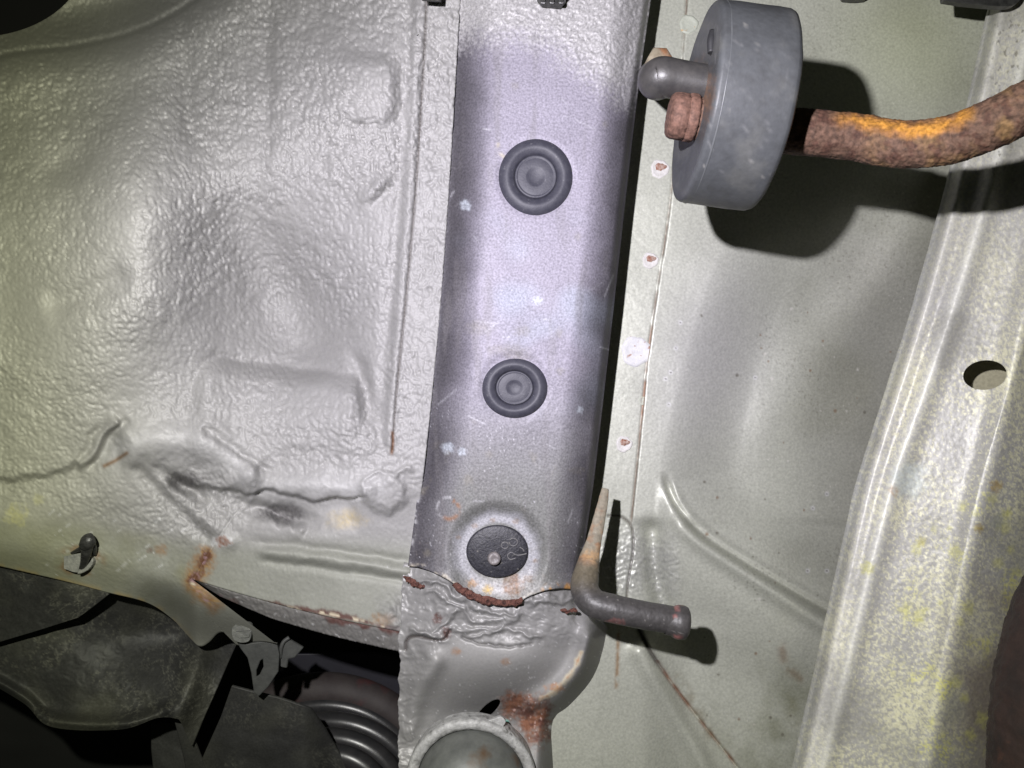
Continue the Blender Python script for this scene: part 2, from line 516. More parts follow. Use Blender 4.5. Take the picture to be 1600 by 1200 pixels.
# ---------------------------------------------------------------- wheelhouse panel (left)
def wheelhouse_fields(x, y, arm=False):
    H = np.full(x.shape, 27.0)
    xr = sitp(y, RL)
    u = xr - x                                   # distance from the rail edge
    # the tub falls away from the flange, then swells into the ridge on the left
    H += -10 * sst(70, 330, u) * sst(-80, 200, y) + 0
    H += 29 * blob(x, y, 200, 350, 130, 260, 12)
    H += 7 * blob(x, y, 60, 560, 200, 190)
    H += -29 * blob(x, y, 450, 485, 112, 145, -18)
    H += 5 * blob(x, y, 520, 130, 150, 110)
    H += -7 * blob(x, y, 330, 180, 60, 170, 3)
    H += -3.5 * ridge(x, y, [(285, -20), (290, 120), (300, 235)], 14, 1.0, 0.15)
    H += -3.0 * ridge(x, y, [(418, -20), (417, 110), (420, 250)], 14, 1.0, 0.15)
    H += 3.0 * blob(x, y, 352, 90, 38, 130)
    H += -5.0 * blob(x, y, 105, 255, 46, 26, -28)
    H += -4.0 * ridge(x, y, [(60, 480), (150, 455), (210, 420)], 22, 1.0, 0.2)
    # upper-left: the sheet rolls away into the dark
    d, s, t = pdist(x, y, [(-120, 130), (0, 82), (120, 66), (230, 36), (340, -30), (420, -90)])
    H += -70 * sst(70, -60, s) ** 1.5 - 4 * np.exp(-((s - 4) / 5) ** 2)
    H += -58 * sst(310, -20, s) ** 1.2
    # long valley down the middle
    H += -7.5 * ridge(x, y, [(330, 290), (390, 370), (470, 520), (500, 600)], 55, 1.0, 0.2)
    H += 4.0 * ridge(x, y, [(170, 150), (215, 300), (240, 430), (230, 560)], 60, 1.0, 0.2)
    # pressed pads
    sd = rbox(x + 6 * fbm(x, y, 60, 2, 91), y + 6 * fbm(x, y, 60, 2, 92), 432, 668, 128, 84, 34, 7)
    H += 6.5 * (1 - sst(-20, 16, sd)) * (1 - sst(640, 740, y)) - 2.0 * np.exp(-((sd - 12) / 9) ** 2) * (1 - sst(580, 640, y)) * sst(290, 340, x)
    sd = rbox(x + 6 * fbm(x, y, 60, 2, 93), y, 540, 138, 78, 52, 26, 4)
    H += 4.5 * (1 - sst(-14, 12, sd)) * sst(470, 610, x)
    H += ridge(x, y, [(535, 540), (562, 575), (574, 620), (582, 680)], 13, -5.5, 0.3)
    H += ridge(x, y, [(560, 322), (588, 294), (612, 268)], 11, 2.6, 0.35) + ridge(x, y, [(575, 330), (604, 298), (620, 275)], 9, -2.0, 0.35)
    # flange crease beside the rail: rounded bead, then a fine overlap line
    cre = [(661, -60), (655, 60), (648, 200), (640, 330), (626, 500), (616, 620), (613, 690)]
    H += ridge(x, y, [(a - 4, b) for a, b in cre], 9, 2.2, 0) + ridge(x, y, [(a - 18, b) for a, b in cre], 12, -2.2, 0)
    d, s, t = pdist(x, y, [(668, -60), (664, 60), (656, 200), (647, 330), (631, 500), (619, 620), (613, 705)])
    crease = np.exp(-(d / 1.6) ** 2)
    H += -1.3 * crease
    # ---- sealant band and seam along the bottom
    xo, yo = x, y
    x = x + 7 * fbm(x, y, 34, 3, 101); y = y + 7 * fbm(x, y, 34, 3, 102)
    seam = [(-60, 748), (40, 748), (108, 732), (132, 700), (148, 668), (175, 648)]
    H += step(x, y, seam, 7, -3.0, 70) + ridge(x, y, [(b[0] + 14, b[1] + 4) for b in seam[2:]], 9, 4.0, 0.1) + ridge(x, y, [(b[0] + 32, b[1] + 6) for b in seam[2:]], 8, -2.0, 0.1)
    band = [(178, 705), (240, 692), (310, 694), (365, 726), (415, 758), (500, 760), (590, 764)]
    H += ridge(x, y, band[:5], 36, 7.5, 0.12) + ridge(x, y, band[3:], 20, 3.5, 0.1)
    H += ridge(x, y, [(312, 662), (350, 690), (405, 728), (430, 738)], 7, -3.0, 0.15)
    lowline = [(262, 742), (300, 758), (352, 764), (390, 772), (415, 764), (440, 772), (480, 782), (575, 778)]
    H += step(x, y, lowline, 5, -4.5, 60)
    H += ridge(x, y, lowline[2:], 2.6, -2.2, 0.04)
    H += -12 * blob(x, y, 436, 803, 46, 13, 16) - 8 * blob(x, y, 284, 758, 40, 11, 30)
    x, y = xo, yo
    # round sealant blob at the corner
    xw_ = x + 9 * fbm(x, y, 30, 3, 141); yw_ = y + 9 * fbm(x, y, 30, 3, 142)
    q = np.hypot((xw_ - 604) / 36, (yw_ - 772) / 32)
    H += 3.4 * (1 - sst(0.55, 1.15, q))
    H += ridge(xw_, yw_, [(566, 790), (570, 772), (568, 752), (585, 738), (606, 742), (616, 746), (630, 736), (655, 734)], 5.0, 1.7, 0.08)
    # ---- lower arch lip
    lipz = sst(740, 900, y + 0.10 * (x - 300))
    H += -7 * lipz
    H += ridge(x, y, [(225, 715), (290, 782), (350, 838), (378, 856)], 13, 2.4, 0.1) + ridge(x, y, [(205, 722), (275, 795), (335, 850)], 10, -2.4, 0.1)
    H += ridge(x, y, [(385, 775), (430, 800), (480, 832)], 13, 3.2, 0.1)
    xw_ = x + 3 * fbm(x, y, 40, 3, 143); yw_ = y + 4 * fbm(x, y, 40, 3, 144)
    H += ridge(xw_, yw_, [(396, 862), (500, 872), (660, 896)], 9, 2.4, 0.10) + ridge(xw_, yw_, [(386, 846), (500, 857), (660, 881)], 7, -1.4, 0.12) + ridge(xw_, yw_, [(396, 876), (500, 888), (660, 912)], 6, -1.2, 0.12)
    d, s, t = pdist(x, y, [(380, 790), (362, 810), (345, 835), (330, 858), (300, 910)])
    H += -0.9 * np.exp(-(d / 1.5) ** 2) * (y < 905)
    lipr = sst(850, 935, y - 0.18 * (x - 120) * (x < 300) - 0.20 * (x - 120) * (x >= 300))
    H += -9 * np.clip(lipr, 0, 1) ** 1.6 * (1 - sst(280, 310, x))
    # down-turned tab arm
    if arm: H += -24 * sst(0, 95, y - (915 + 0.30 * (x - 300))) * sst(180, 280, x)
    goop = sst(575, 625, x + 14 * fbm(x, y, 24, 3, 131)) * sst(905, 960, y + 14 * fbm(x, y, 20, 3, 132)) 
    H += 1.6 * goop * peel(x + 0.3 * y, y - 0.2 * x, 15, 133)
    # ---- sprayed texture
    amp = 1 - 0.82 * sst(0, 60, pdist(x, y, [(-60, 770), (120, 770), (230, 800), (340, 800), (420, 730), (520, 742), (680, 742)])[1])
    amp = amp * (1 - 0.55 * np.exp(-(pdist(x, y, band)[0] / 30) ** 2))
    amp *= 0.75 + 0.25 * sst(120, 420, x) 
    sc = 7.6
    tex = peel(x, y, sc, 3)
    sag = peel(x * 0.8, y * 1.3, 9.5, 41)
    mixs = sst(350, 620, y)
    T = tex * (1 - 0.6 * mixs) + sag * 0.6 * mixs
    amp *= np.clip(0.8 + 0.7 * fbm(x, y, 130, 2, 28) + 0.25 * (1 - sst(150, 420, y)), 0.4, 1.4)
    H += 2.0 * amp * T + 0.7 * amp * fbm(x, y, 60, 3, 8) + 2.6 * fbm(x, y, 150, 2, 18) * sst(40, 160, u)
    # ---- colours
    c = np.broadcast_to(GREY, x.shape + (3,)).copy()
    c *= (1 + 0.05 * fbm(x, y, 90, 4, 21))[..., None]
    low = sst(0, 50, pdist(x, y, [(-60, 790), (120, 800), (240, 822), (340, 826), (400, 826), (500, 820), (680, 826)])[1])
    c = mix(c, PAINT * 0.54, low * 0.85)
    c = mix(c, lin(112, 112, 96), 0.55 * low * (1 - sst(240, 420, x)) * sst(-0.5, 0.3, fbm(x, y, 50, 4, 34)))
    wd = sst(0.05, 0.5, fbm(x, y, 110, 4, 33)) * low * (1 - sst(260, 420, x))
    c = mix(c, lin(120, 118, 84), 0.55 * wd)
    c = mix(c, lin(152, 152, 120), 0.40 * (1 - sst(20, 300, x)))  # yellow-green of the torch spill tinted into the colour towards the left
    c = mix(c, SALT, 0.35 * np.exp(-(pdist(x, y, band)[0] / 26) ** 2) * (0.6 + 0.6 * fbm(x, y, 40, 3, 5)).clip(0, 1))
    # shade in the pockets of the seam, painted on as black smears
    so = rspot(x, y, 438, 803, 34, 4, 0.5, 0.35, 13) + rspot(x, y, 292, 752, 26, 6, 0.6, 0.5, 11)
    c = mix(c, lin(58, 54, 56), 0.8 * np.clip(so, 0, 1))
    c = mix(c, lin(60, 52, 46), 0.85 * crease * (y < 720))
    # salt flecks and scratches
    fl = sst(0.54, 0.62, fbm(x, y, 7, 3, 50)) * sst(0.1, 0.4, fbm(x, y, 60, 2, 51))
    c = mix(c, SALT, 0.7 * fl * np.clip(low + 0.15, 0, 1))
    for k in range(22):
        a = random.uniform(0.5, 1.0); cx = random.uniform(60, 330); cy = 800 + random.uniform(-10, 90) + 0.1 * cx
        ln = random.uniform(6, 22)
        d = pdist(x, y, [(cx, cy), (cx + ln * 0.9, cy - ln * a)], False)[0]
        c = mix(c, SALT, 0.55 * np.exp(-(d / 1.3) ** 2) * sst(-0.3, 0.2, fbm(x, y, 8, 2, k)))
    yg = rspot(x, y, 25, 806, 15, 61, 0.9, 0.3) + 0.7 * rspot(x, y, 60, 780, 8, 62, 0.9, 0.3)
    c = mix(c, lin(190, 186, 116), 0.45 * np.clip(yg, 0, 1))
    # rust
    def rust(c, cx, cy, r, ry=None, col=RUST, k=0.9, seed=0, soft=0.3, rag=0.5):
        return mix(c, col, k * rspot(x, y, cx, cy, r, seed, rag, soft, ry))
    dl = pdist(x, y, [(322, 868), (312, 890), (302, 912), (318, 930), (334, 944)])[0] + 12 * fbm(x, y, 16, 4, 70, 0.65)
    c = mix(c, ORANGE, (0.75 + 0.6 * fbm(x, y, 5, 3, 170)).clip(0, 0.95) * (1 - sst(4, 24, dl)))
    c = mix(c, lin(172, 140, 84), 0.6 * (1 - sst(4, 16, dl)) * sst(0.15, 0.4, fbm(x, y, 6, 2, 173)))
    c = mix(c, RUST * 0.8, 0.9 * (1 - sst(2, 11, dl)) * (y < 915))
    c = mix(c, lin(168, 140, 150), 0.6 * (1 - sst(0, 6, dl)) * sst(0.1, 0.3, fbm(x, y, 9, 2, 71)))
    c = rust(c, 252, 860, 10, 8, ORANGE, 0.7, 72); c = rust(c, 234, 860, 5, 4, RUST, 0.6, 73)
    c = mix(c, SALT, 0.8 * rspot(x, y, 346, 845, 15, 74, 0.5, 0.2, 11)); c = rust(c, 348, 847, 11, 8, lin(134, 92, 70), 0.9, 75, 0.2, 0.8)
    ring = np.exp(-((np.hypot((x - 126) / 30, (y - 876) / 20) - 1) / 0.28) ** 2) * sst(-0.3, 0.3, fbm(x, y, 16, 3, 76))
    c = mix(c, ORANGE * 0.8, 0.65 * ring * (y > 850))
    d = pdist(x, y, [(163, 728), (180, 720), (198, 708)], False)[0]
    c = mix(c, lin(112, 84, 54), 0.9 * np.exp(-(d / 3.0) ** 2))
    d = pdist(x, y, [(613, 676), (614, 692), (612, 708)], False)[0]
    c = mix(c, lin(104, 74, 52), 0.95 * np.exp(-(d / 2.6) ** 2))
    c = rust(c, 540, 812, 24, 12, lin(176, 160, 118), 0.7, 77, 0.5, 0.6)
    edge = pdist(x, y, [(300, 912), (360, 932), (440, 948), (530, 962), (626, 986)])
    c = mix(c, OXIDE, 0.9 * (1 - sst(2, 7, edge[0] + 7 * fbm(x, y, 26, 4, 78, 0.65))) * sst(330, 420, x))
    c = mix(c, lin(216, 206, 180), 0.8 * np.exp(-(edge[0] / 2.6) ** 2) * sst(-0.05, 0.2, fbm(x, y, 16, 2, 79)))
    c = rust(c, 600, 968, 20, 9, ORANGE, 0.8, 80)
    c = mix(c, lin(128, 127, 126), 0.75 * goop)
    lipe = pdist(x, y, [(-60, 871), (0, 885), (100, 908), (165, 925), (230, 942), (270, 968), (302, 1003)])[0]
    c = mix(c, lin(160, 140, 92), 0.6 * np.exp(-(lipe / 5) ** 2) * sst(-0.2, 0.3, fbm(x, y, 22, 3, 81)))
    c = mix(c, lin(112, 112, 106), 0.6 * sst(925, 985, y) * (x < 470) * (x > 240))
    rough = 0.58 + 0.04 * low + 0.06 * fbm(x, y, 50, 3, 90)
    metal = 0.04 + 0 * low
    return H, np.clip(c, 0.005, 1), np.clip(rough, 0.2, 1), metal

# one structured grid: columns left of x=300 fan out into the bracket arm, columns right of it end at the turned flange
stepx = 2.0
colsA = np.linspace(-60, 300, 181)
nrow = 480
def tub_left():
    cur = []
    botpts = [(-60, 871), (0, 885), (100, 908), (165, 925), (230, 942), (270, 968), (298, 998), (312, 1010), (326, 1004), (340, 990), (352, 989), (364, 1002), (374, 1009), (392, 1004), (414, 1003), (432, 1006)]
    kb = catmull(botpts, 12)
    seg = np.r_[0, np.cumsum(np.hypot(*np.diff(kb, axis=0).T))]; seg /= seg[-1]
    t = np.linspace(0, 1, len(colsA)) ** 0.92
    bx = np.interp(t, seg, kb[:, 0]); by = np.interp(t, seg, kb[:, 1])
    ymid = np.where(True, itp(colsA, [(-60, 790), (300, 905)]), 0)
    nA = 430; nB = nrow - nA
    v = np.linspace(0, 1, nA)[:, None]
    PXa = np.broadcast_to(colsA, (nA, len(colsA))); PYa = -60 + v * (ymid[None] + 60)
    w = np.linspace(0, 1, nB + 1)[1:, None]
    PXb = colsA[None] * (1 - w) + bx[None] * w; PYb = ymid[None] * (1 - w) + by[None] * w
    return np.vstack([PXa, PXb]), np.vstack([PYa, PYb]), nA, ymid
PXl, PYl, nA, ymid = tub_left()
sR = np.linspace(0, 1, 200)
def tub_right():
    v = np.linspace(0, 1, nA)[:, None]
    ybot = 905 + sR * 82 + 6 * np.sin(sR * 3.1)
    PY = -60 + v * (ybot[None] + 60)
    xr = sitp(PY[:, -1], RL) + 2.0
    PX = 300 + sR[None] * (xr[:, None] - 300)
    return PX, PY
PXr, PYr = tub_right()
Hl, cl, rl, ml = wheelhouse_fields(PXl, PYl, True)
Hr, cr, rr_, mr_ = wheelhouse_fields(PXr, PYr)
wh = sheet('wheelhouse_panel', PXr, PYr, Hr, cr, rr_, mr_, M_COAT, body, {'r': 1.6, 'b': 3, 't': 3})
wl = sheet('wheel_arch_panel', PXl, PYl, Hl, cl, rl, ml, M_COAT, body, {'b': 1.3, 'l': 4, 't': 4}, holes=[(-40, -62, 172, 120, 0)])
def arch_h(px, py):
    k_ = np.argmin((PXl - px) ** 2 + (PYl - py) ** 2)
    return float(Hl.ravel()[k_])
EDGE_H = Hr[-1].copy(); EDGE_X = PXr[-1].copy(); EDGE_Y = PYr[-1].copy()

# turned-under flange strip below the right part of the arch
k = 16
tt = np.linspace(0, 1, k)[:, None]
w_ = itp(EDGE_X, [(300, 2), (340, 15), (420, 26), (520, 30), (640, 33)])
PXf = EDGE_X[None] + tt * 4 + 0 * EDGE_X[None]
PYf = EDGE_Y[None] + tt * w_[None]
Hf = EDGE_H[None] - 0.8 - 4.2 * tt ** 1.2 + 0.7 * peel(PXf, PYf, 8, 17) * np.minimum(1, tt * 6)
cf = np.broadcast_to(lin(120, 118, 116), PXf.shape + (3,)).copy()
cf = mix(cf, OXIDE, 0.8 * rspot(PXf, PYf, 352, 942, 18, 3, 0.6, 0.3, 7))
cf = mix(cf, lin(150, 120, 130), 0.6 * rspot(PXf, PYf, 338, 935, 10, 3, 0.6, 0.3, 7))
cf = mix(cf, SALT, 0.5 * sst(0.45, 0.6, fbm(PXf, PYf, 9, 2, 6)))
cf = mix(cf, OXIDE, 0.85 * (1 - sst(0.10, 0.26, tt + 0.35 * fbm(PXf, PYf, 26, 3, 9))) * sst(490, 520, PXf))
sheet('turned_flange', PXf, PYf, Hf, cf, 0.5 + 0 * PXf, 0.05 + 0 * PXf, M_COAT, body, {'b': 1.5})

# ---------------------------------------------------------------- frame rail
yy = np.arange(-60, 962, 2.0)
ss = np.linspace(0, 1, 168)
Lr = sitp(yy, RL) - 3; Rr = sitp(yy, RR)
PX = Lr[:, None] + ss[None] * (Rr - Lr)[:, None]
botlim = lambda x: sitp(x, [(600, 884), (640, 886), (670, 896), (700, 912), (722, 930), (760, 944), (800, 942), (820, 932), (850, 922), (880, 920), (930, 928)])
PY = np.broadcast_to(yy[:, None], PX.shape).copy()
# squeeze rows so that the last one follows the torn lower edge
bl = botlim(PX)
PY = -60 + (PY + 60) / (960 + 60) * (bl + 60)
Lr2 = sitp(PY[:, 0], RL) - 3; Rr2 = sitp(PY[:, -1], RR)
PX = Lr2[:, None] + ss[None] * (Rr2 - Lr2)[:, None]
S = np.broadcast_to(ss[None], PX.shape)
Wd = PX[:, -1:] - PX[:, :1]
H = 35 - 3.5 * sst(500, 960, PY)
ul = S * Wd; ur = (1 - S) * Wd
H = H - 8.5 * (1 - sst(0, 78, ul)) ** 1.5 - 0.0
H = H - 9.0 * (1 - sst(0, 66, ur)) ** 1.35 - 6 * (1 - sst(0, 16, ur)) ** 2
H += 0.5 * fbm(PX, PY, 140, 2, 3)
# dish round the lower plug
q = np.hypot(PX - 777, PY - 863)
H -= 3.6 * (1 - sst(56, 84, q))
for (cx, cy, r) in ((837, 277, 56), (804, 606, 50)):
    q2 = np.hypot(PX - cx, PY - cy)
    H -= 0.5 * (1 - sst(r - 2, r + 10, q2)) + 4.0 * (1 - sst(r - 14, r - 6, q2))
# over-sprayed top
d, s, t = pdist(PX, PY, [(680, 75), (740, 62), (820, 60), (880, 85), (930, 128), (965, 152), (1000, 140), (1040, 130)])
over = sst(34, -34, s + 16 * fbm(PX, PY, 40, 3, 4) + 26 * fbm(PX, PY, 5, 2, 44))
H += 0.75 * over * peel(PX, PY, 8.5, 19)
H += 0.05 * fbm(PX, PY, 5, 2, 29)
# paint drips lifting at the torn end
ed = bl - PY
H += 1.2 * (1 - sst(0, 14, ed)) * (0.6 + fbm(PX, PY, 26, 2, 8))
c = np.broadcast_to(PRIMER, PX.shape + (3,)).copy()
c *= (1 + 0.10 * fbm(PX, PY, 120, 4, 1))[..., None]
# side shading put into the colour along the two long corners; greyer low down
side_shade = np.clip((1 - sst(8, 84, ul + 22 * fbm(PX, PY, 110, 3, 6))) + (1 - sst(4, 56, ur + 20 * fbm(PX, PY, 80, 3, 7))), 0, 1)
c = mix(c, lin(64, 62, 65), 0.93 * side_shade * (1 - 0.55 * over))
c = mix(c, lin(113, 115, 107), 0.8 * sst(540, 800, PY) * (1 - side_shade))
c = mix(c, GREY * 1.25, 0.85 * over)
pas = sst(0.0, 0.5, fbm(PX, PY, 110, 2, 15))
c = mix(c, lin(170, 182, 196), 0.35 * pas * (1 - over) * blob(PX, PY, 850, 470, 120, 140))
# white ring round lower plug
rg = sst(44, 50, q) * (1 - sst(58, 74, q + 9 * fbm(PX, PY, 24, 3, 12)))
c = mix(c, lin(180, 180, 186), 0.6 * rg)
c = mix(c, lin(204, 202, 198), 0.6 * rspot(PX, PY, 790, 918, 64, 13, 0.5, 0.4, 22))
def rs(cx, cy, r, ry=None, col=RUST, kk=0.8, seed=0, soft=0.3, rag=0.6):
    global c
    c = mix(c, col, kk * rspot(PX, PY, cx, cy, r, seed, rag, soft, ry))
rs(802, 915, 14, 17, lin(136, 104, 78), 0.9, 1); rs(762, 921, 7, 7, lin(196, 164, 80), 0.85, 2); rs(738, 912, 8, 7, lin(170, 130, 82), 0.8, 3)
for (cx, cy, r, sd) in ((742, 822, 5, 4), (716, 840, 4, 5), (826, 904, 7, 6), (836, 876, 4, 7), (806, 814, 5, 8), (770, 813, 4, 9)):
    rs(cx, cy, r, r * 0.8, lin(138, 116, 94), 0.6, sd)
# arc stain left of the lower plug
for (cx, cy, r, a0, a1, col, kk, wd) in ((702, 796, 15, -1.2, 2.3, lin(142, 102, 72), 0.75, 3.2), (700, 794, 17, 2.0, 5.0, lin(206, 206, 208), 0.5, 2), (798, 228, 20, 1.6, 3.4, lin(176, 168, 148), 0.7, 3)):
    an = np.arctan2(PY - cy, PX - cx); an = np.where(an < a0, an + 2 * math.pi, an)
    m = np.exp(-((np.hypot(PX - cx, PY - cy) - r) / wd) ** 2) * (an < a1) * sst(-0.5, 0.1, fbm(PX, PY, 12, 2, 3))
    c = mix(c, col, kk * m)
# smudges between the two upper plugs
for (cx, cy, rx, ry, sd) in ((748, 512, 16, 9, 1), (818, 518, 12, 7, 2), (790, 545, 26, 8, 3), (874, 520, 5, 7, 4), (876, 580, 6, 6, 5), (804, 134, 5, 5, 6), (903, 370, 6, 5, 7), (946, 194, 4, 5, 8), (812, 558, 18, 7, 9)):
    rs(cx, cy, rx, ry, lin(128, 124, 116), 0.55, sd, 0.5, 0.8)
for (cx, cy, rx, ry, sd) in ((727, 320, 8, 8, 11), (700, 700, 9, 8, 12), (722, 706, 6, 6, 13), (906, 640, 5, 5, 14), (840, 470, 7, 6, 15)):
    rs(cx, cy, rx, ry, lin(196, 204, 212), 0.7, sd, 0.3, 0.6)
# chalky flecks
fl = sst(0.50, 0.62, fbm(PX, PY, 4.5, 2, 60)) * sst(-0.2, 0.5, fbm(PX, PY, 90, 2, 61))
c = mix(c, lin(214, 214, 218), 0.55 * fl * sst(560, 720, PY))
c = mix(c, lin(214, 214, 214), 0.5 * np.exp(-(ul / 4) ** 2) * sst(0.1, 0.4, fbm(PX, PY, 14, 2, 62)))
for k in range(46):
    cx = random.uniform(690, 960); cy = random.uniform(120, 860); ln_s = random.uniform(8, 40); a_s = random.uniform(0, math.pi)
    dd = pdist(PX, PY, [(cx, cy), (cx + ln_s * math.cos(a_s), cy + ln_s * math.sin(a_s))], False)[0]
    c = mix(c, random.choice([lin(204, 204, 208), lin(112, 110, 112)]), random.uniform(0.15, 0.4) * np.exp(-(dd / 1.1) ** 2))
stk = sst(0.12, 0.5, fbm(PX * 3.2, PY * 0.45, 90, 3, 171)) * (1 - over)
c = mix(c, lin(118, 115, 116), 0.35 * stk)
mud_ = sst(0.25, 0.6, fbm(PX, PY, 34, 4, 172)) * sst(560, 760, PY)
c = mix(c, lin(132, 126, 112), 0.35 * mud_)
# rusty orange line at torn end
c = mix(c, lin(176, 130, 70), 0.85 * sst(-0.25, 0.2, fbm(PX, PY, 13, 3, 69)) * (1 - sst(4, 12, ed + 6 * fbm(PX, PY, 16, 3, 63))) * sst(840, 856, PX))
c = mix(c, lin(196, 188, 172), 0.7 * sst(-0.1, 0.25, fbm(PX, PY, 13, 3, 68)) * (1 - sst(2, 8, ed + 4 * fbm(PX, PY, 16, 3, 64))) * (1 - sst(820, 850, PX)))
dk = sst(0.45, 0.55, fbm(PX, PY, 6, 2, 65)) * sst(780, 860, PY)
c = mix(c, lin(120, 112, 108), 0.4 * dk)
rough = np.clip(0.62 + 0.08 * fbm(PX, PY, 60, 3, 66) - 0.10 * over, 0.2, 1)
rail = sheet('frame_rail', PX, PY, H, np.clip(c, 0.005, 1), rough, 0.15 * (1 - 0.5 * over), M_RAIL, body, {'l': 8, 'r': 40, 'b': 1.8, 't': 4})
RAIL_H = lambda x, y: 35 - 3.5 * float(sst(500, 960, np.array(float(y))))

# flaking oxide patches at the torn end: raised crusts
def crust(name, line, w, h, H0, parent, seed):
    Pn = catmull(line, 24)
    n_, m_ = 13, len(Pn)
    T = np.gradient(Pn, axis=0); T /= np.linalg.norm(T, axis=1)[:, None]
    Nn = np.stack([-T[:, 1], T[:, 0]], -1)
    off = np.linspace(-1, 1, n_)[:, None]
    tl = np.linspace(0, 1, m_)
    wv = w * (0.35 + 0.65 * np.sin(np.pi * np.clip(tl * 0.94 + 0.03, 0, 1)) ** 0.6) * (1 + 0.5 * fbm(tl * 100, tl * 0 + seed, 14, 3, seed))
    PX = Pn[None, :, 0] + off * wv[None] * Nn[None, :, 0]
    PY = Pn[None, :, 1] + off * wv[None] * Nn[None, :, 1]
    PX = PX + 3.6 * fbm(PX, PY, 9, 3, seed + 1); PY = PY + 3.6 * fbm(PX, PY, 9, 3, seed + 2)
    H0a = np.vectorize(H0)(PX, PY) if callable(H0) else H0
    Hc = H0a + h * (1 - off ** 4) * (0.6 + 1.1 * fbm(PX, PY, 7, 3, seed + 3)) - 0.3
    V = W(PX, PY, Hc).reshape(-1, 3)
    idx = np.arange(n_ * m_).reshape(n_, m_)
    q = np.stack([idx[:-1, :-1], idx[1:, :-1], idx[1:, 1:], idx[:-1, 1:]], -1).reshape(-1, 4)
    return raw_mesh(name, V, q, M_OXIDE, parent)
crust('rust_scab', [(708, 912), (722, 922), (740, 932), (770, 940), (800, 942), (815, 937)], 6.5, 1.1, lambda x, y: 33.2, rail, 3)
crust('rust_scab', [(632, 899), (640, 907), (652, 914), (664, 918)], 4.5, 0.8, 26.0, rail, 5)
crust('rust_scab', [(876, 953), (890, 955), (904, 952)], 3.2, 0.8, 28.5, rail, 7)

# ---------------------------------------------------------------- spring mount (below the rail)
xl_ = lambda y: itp(y, [(840, 634), (900, 630), (990, 624), (1240, 622)]) + 7 * fbm(np.asarray(y, float), np.asarray(y, float) * 0 + 3.0, 34, 4, 9)
xr_ = lambda y: sitp(y, [(840, 918), (900, 908), (930, 908), (960, 925), (985, 952), (1020, 955), (1060, 944), (1110, 912), (1160, 900), (1240, 896)])
yy = np.arange(862, 1242, 1.8)
ss = np.linspace(0, 1, 160)
PXm = xl_(yy)[:, None] + ss[None] * (xr_(yy) - xl_(yy))[:, None]
PYm = np.broadcast_to(yy[:, None], PXm.shape).copy()
x, y = PXm, PYm
H = 27.0 + 0 * x 
H += -16 * sst(990, 1120, y) * blob(x, y, 740, 1110, 130, 110)
H += 5 * blob(x, y, 800, 1035, 110, 44, -20)
H += -5 * (1 - sst(0, 60, x - xl_(y)))
H += 4.0 * ridge(x, y, [(680, 1035), (655, 1080), (640, 1140)], 16, 1.0) 
H += ridge(x, y, [(920, 1000), (900, 1045), (868, 1078), (832, 1100)], 14, 5.0)
lipd = pdist(x, y, [(904, 860), (905, 930), (912, 985), (909, 1020), (898, 1050), (872, 1084), (850, 1104), (838, 1140), (836, 1240)])[1] * -1
H += -32 * sst(2, 52, lipd) - 7 * sst(945, 1030, y) * sst(790, 905, x)
H += -6 * blob(x, y, 790, 1130, 60, 36)
xl0, xr0 = sitp(y, RL) - 3, sitp(np.minimum(y, 955), RR)
prof_r = 29.3 - 8.5 * (1 - sst(0, 78, x - xl0)) ** 1.5 - 9.0 * (1 - sst(0, 66, xr0 - x)) ** 1.35 - 6 * (1 - sst(0, 16, xr0 - x)) ** 2
wb = sst(2, 70, y - botlim(x))
H = prof_r * (1 - wb) + H * wb - 9 * (1 - sst(-16, -3, y - botlim(x)))
gl = np.clip((1 - sst(-14, 10, pdist(x, y, [(600, 1130), (650, 1070), (690, 1010), (720, 995), (760, 1000), (830, 1008), (890, 1010), (930, 1040)])[1] + 8 * fbm(x, y, 24, 3, 2))) , 0, 1)
gl = np.clip(gl + (1 - sst(18, 34, x - xl_(y))), 0, 1)
x0_, y0_ = x, y
x = x + 12 * fbm(x, y, 30, 3, 111); y = y + 12 * fbm(x0_, y, 30, 3, 112)
wr = peel(x + 0.3 * y, y - 0.25 * x, 17, 71)
fine = peel(x, y, 8, 72)
lf = 1 - sst(700, 780, x)
H += gl * (0.85 * wr * lf + 0.5 * fine * (1 - lf) + 0.8 * fbm(x, y, 40, 3, 4))
# smeared sealant ridges
for ln, w_s, h_s in (([(640, 905), (690, 912), (730, 940), (770, 958), (806, 958), (820, 945)], 5, 3.0), ([(655, 925), (700, 935), (735, 962), (760, 968), (800, 966), (830, 958)], 4, 2.4),
                     ([(822, 945), (850, 934), (905, 940)], 5, 3.0), ([(650, 990), (690, 975), (715, 945)], 6, 2.8), ([(660, 1000), (700, 985), (740, 982), (800, 985), (860, 1000)], 5, 2.0),
                     ([(800, 968), (770, 985), (735, 1000)], 4, 2.2), ([(640, 985), (665, 990), (690, 998), (702, 985)], 5, 3.0)):
    H += ridge(x, y, ln, w_s * 0.85, h_s * 0.75, 0.1)
x, y = x0_, y0_
d0 = pdist(x + 5 * fbm(x, y, 20, 3, 113), y + 5 * fbm(x, y, 20, 3, 114), [(722, 996), (745, 1004), (790, 1010), (830, 1008)])[0]; H += -1.4 * np.exp(-(d0 / 2) ** 2)
d1 = pdist(x, y, [(634, 1015), (636, 1000), (650, 994), (690, 1000), (704, 984)])[0]; H += -2.0 * np.exp(-(d1 / 2.2) ** 2)
c = np.broadcast_to(lin(150, 149, 147), x.shape + (3,)).copy()
c *= (1 + 0.10 * fbm(x, y, 60, 4, 6))[..., None]
c = mix(c, lin(124, 123, 122), 0.45 * gl)
c = mix(c, lin(110, 110, 108), 0.55 * sst(1040, 1110, y) * (1 - gl))
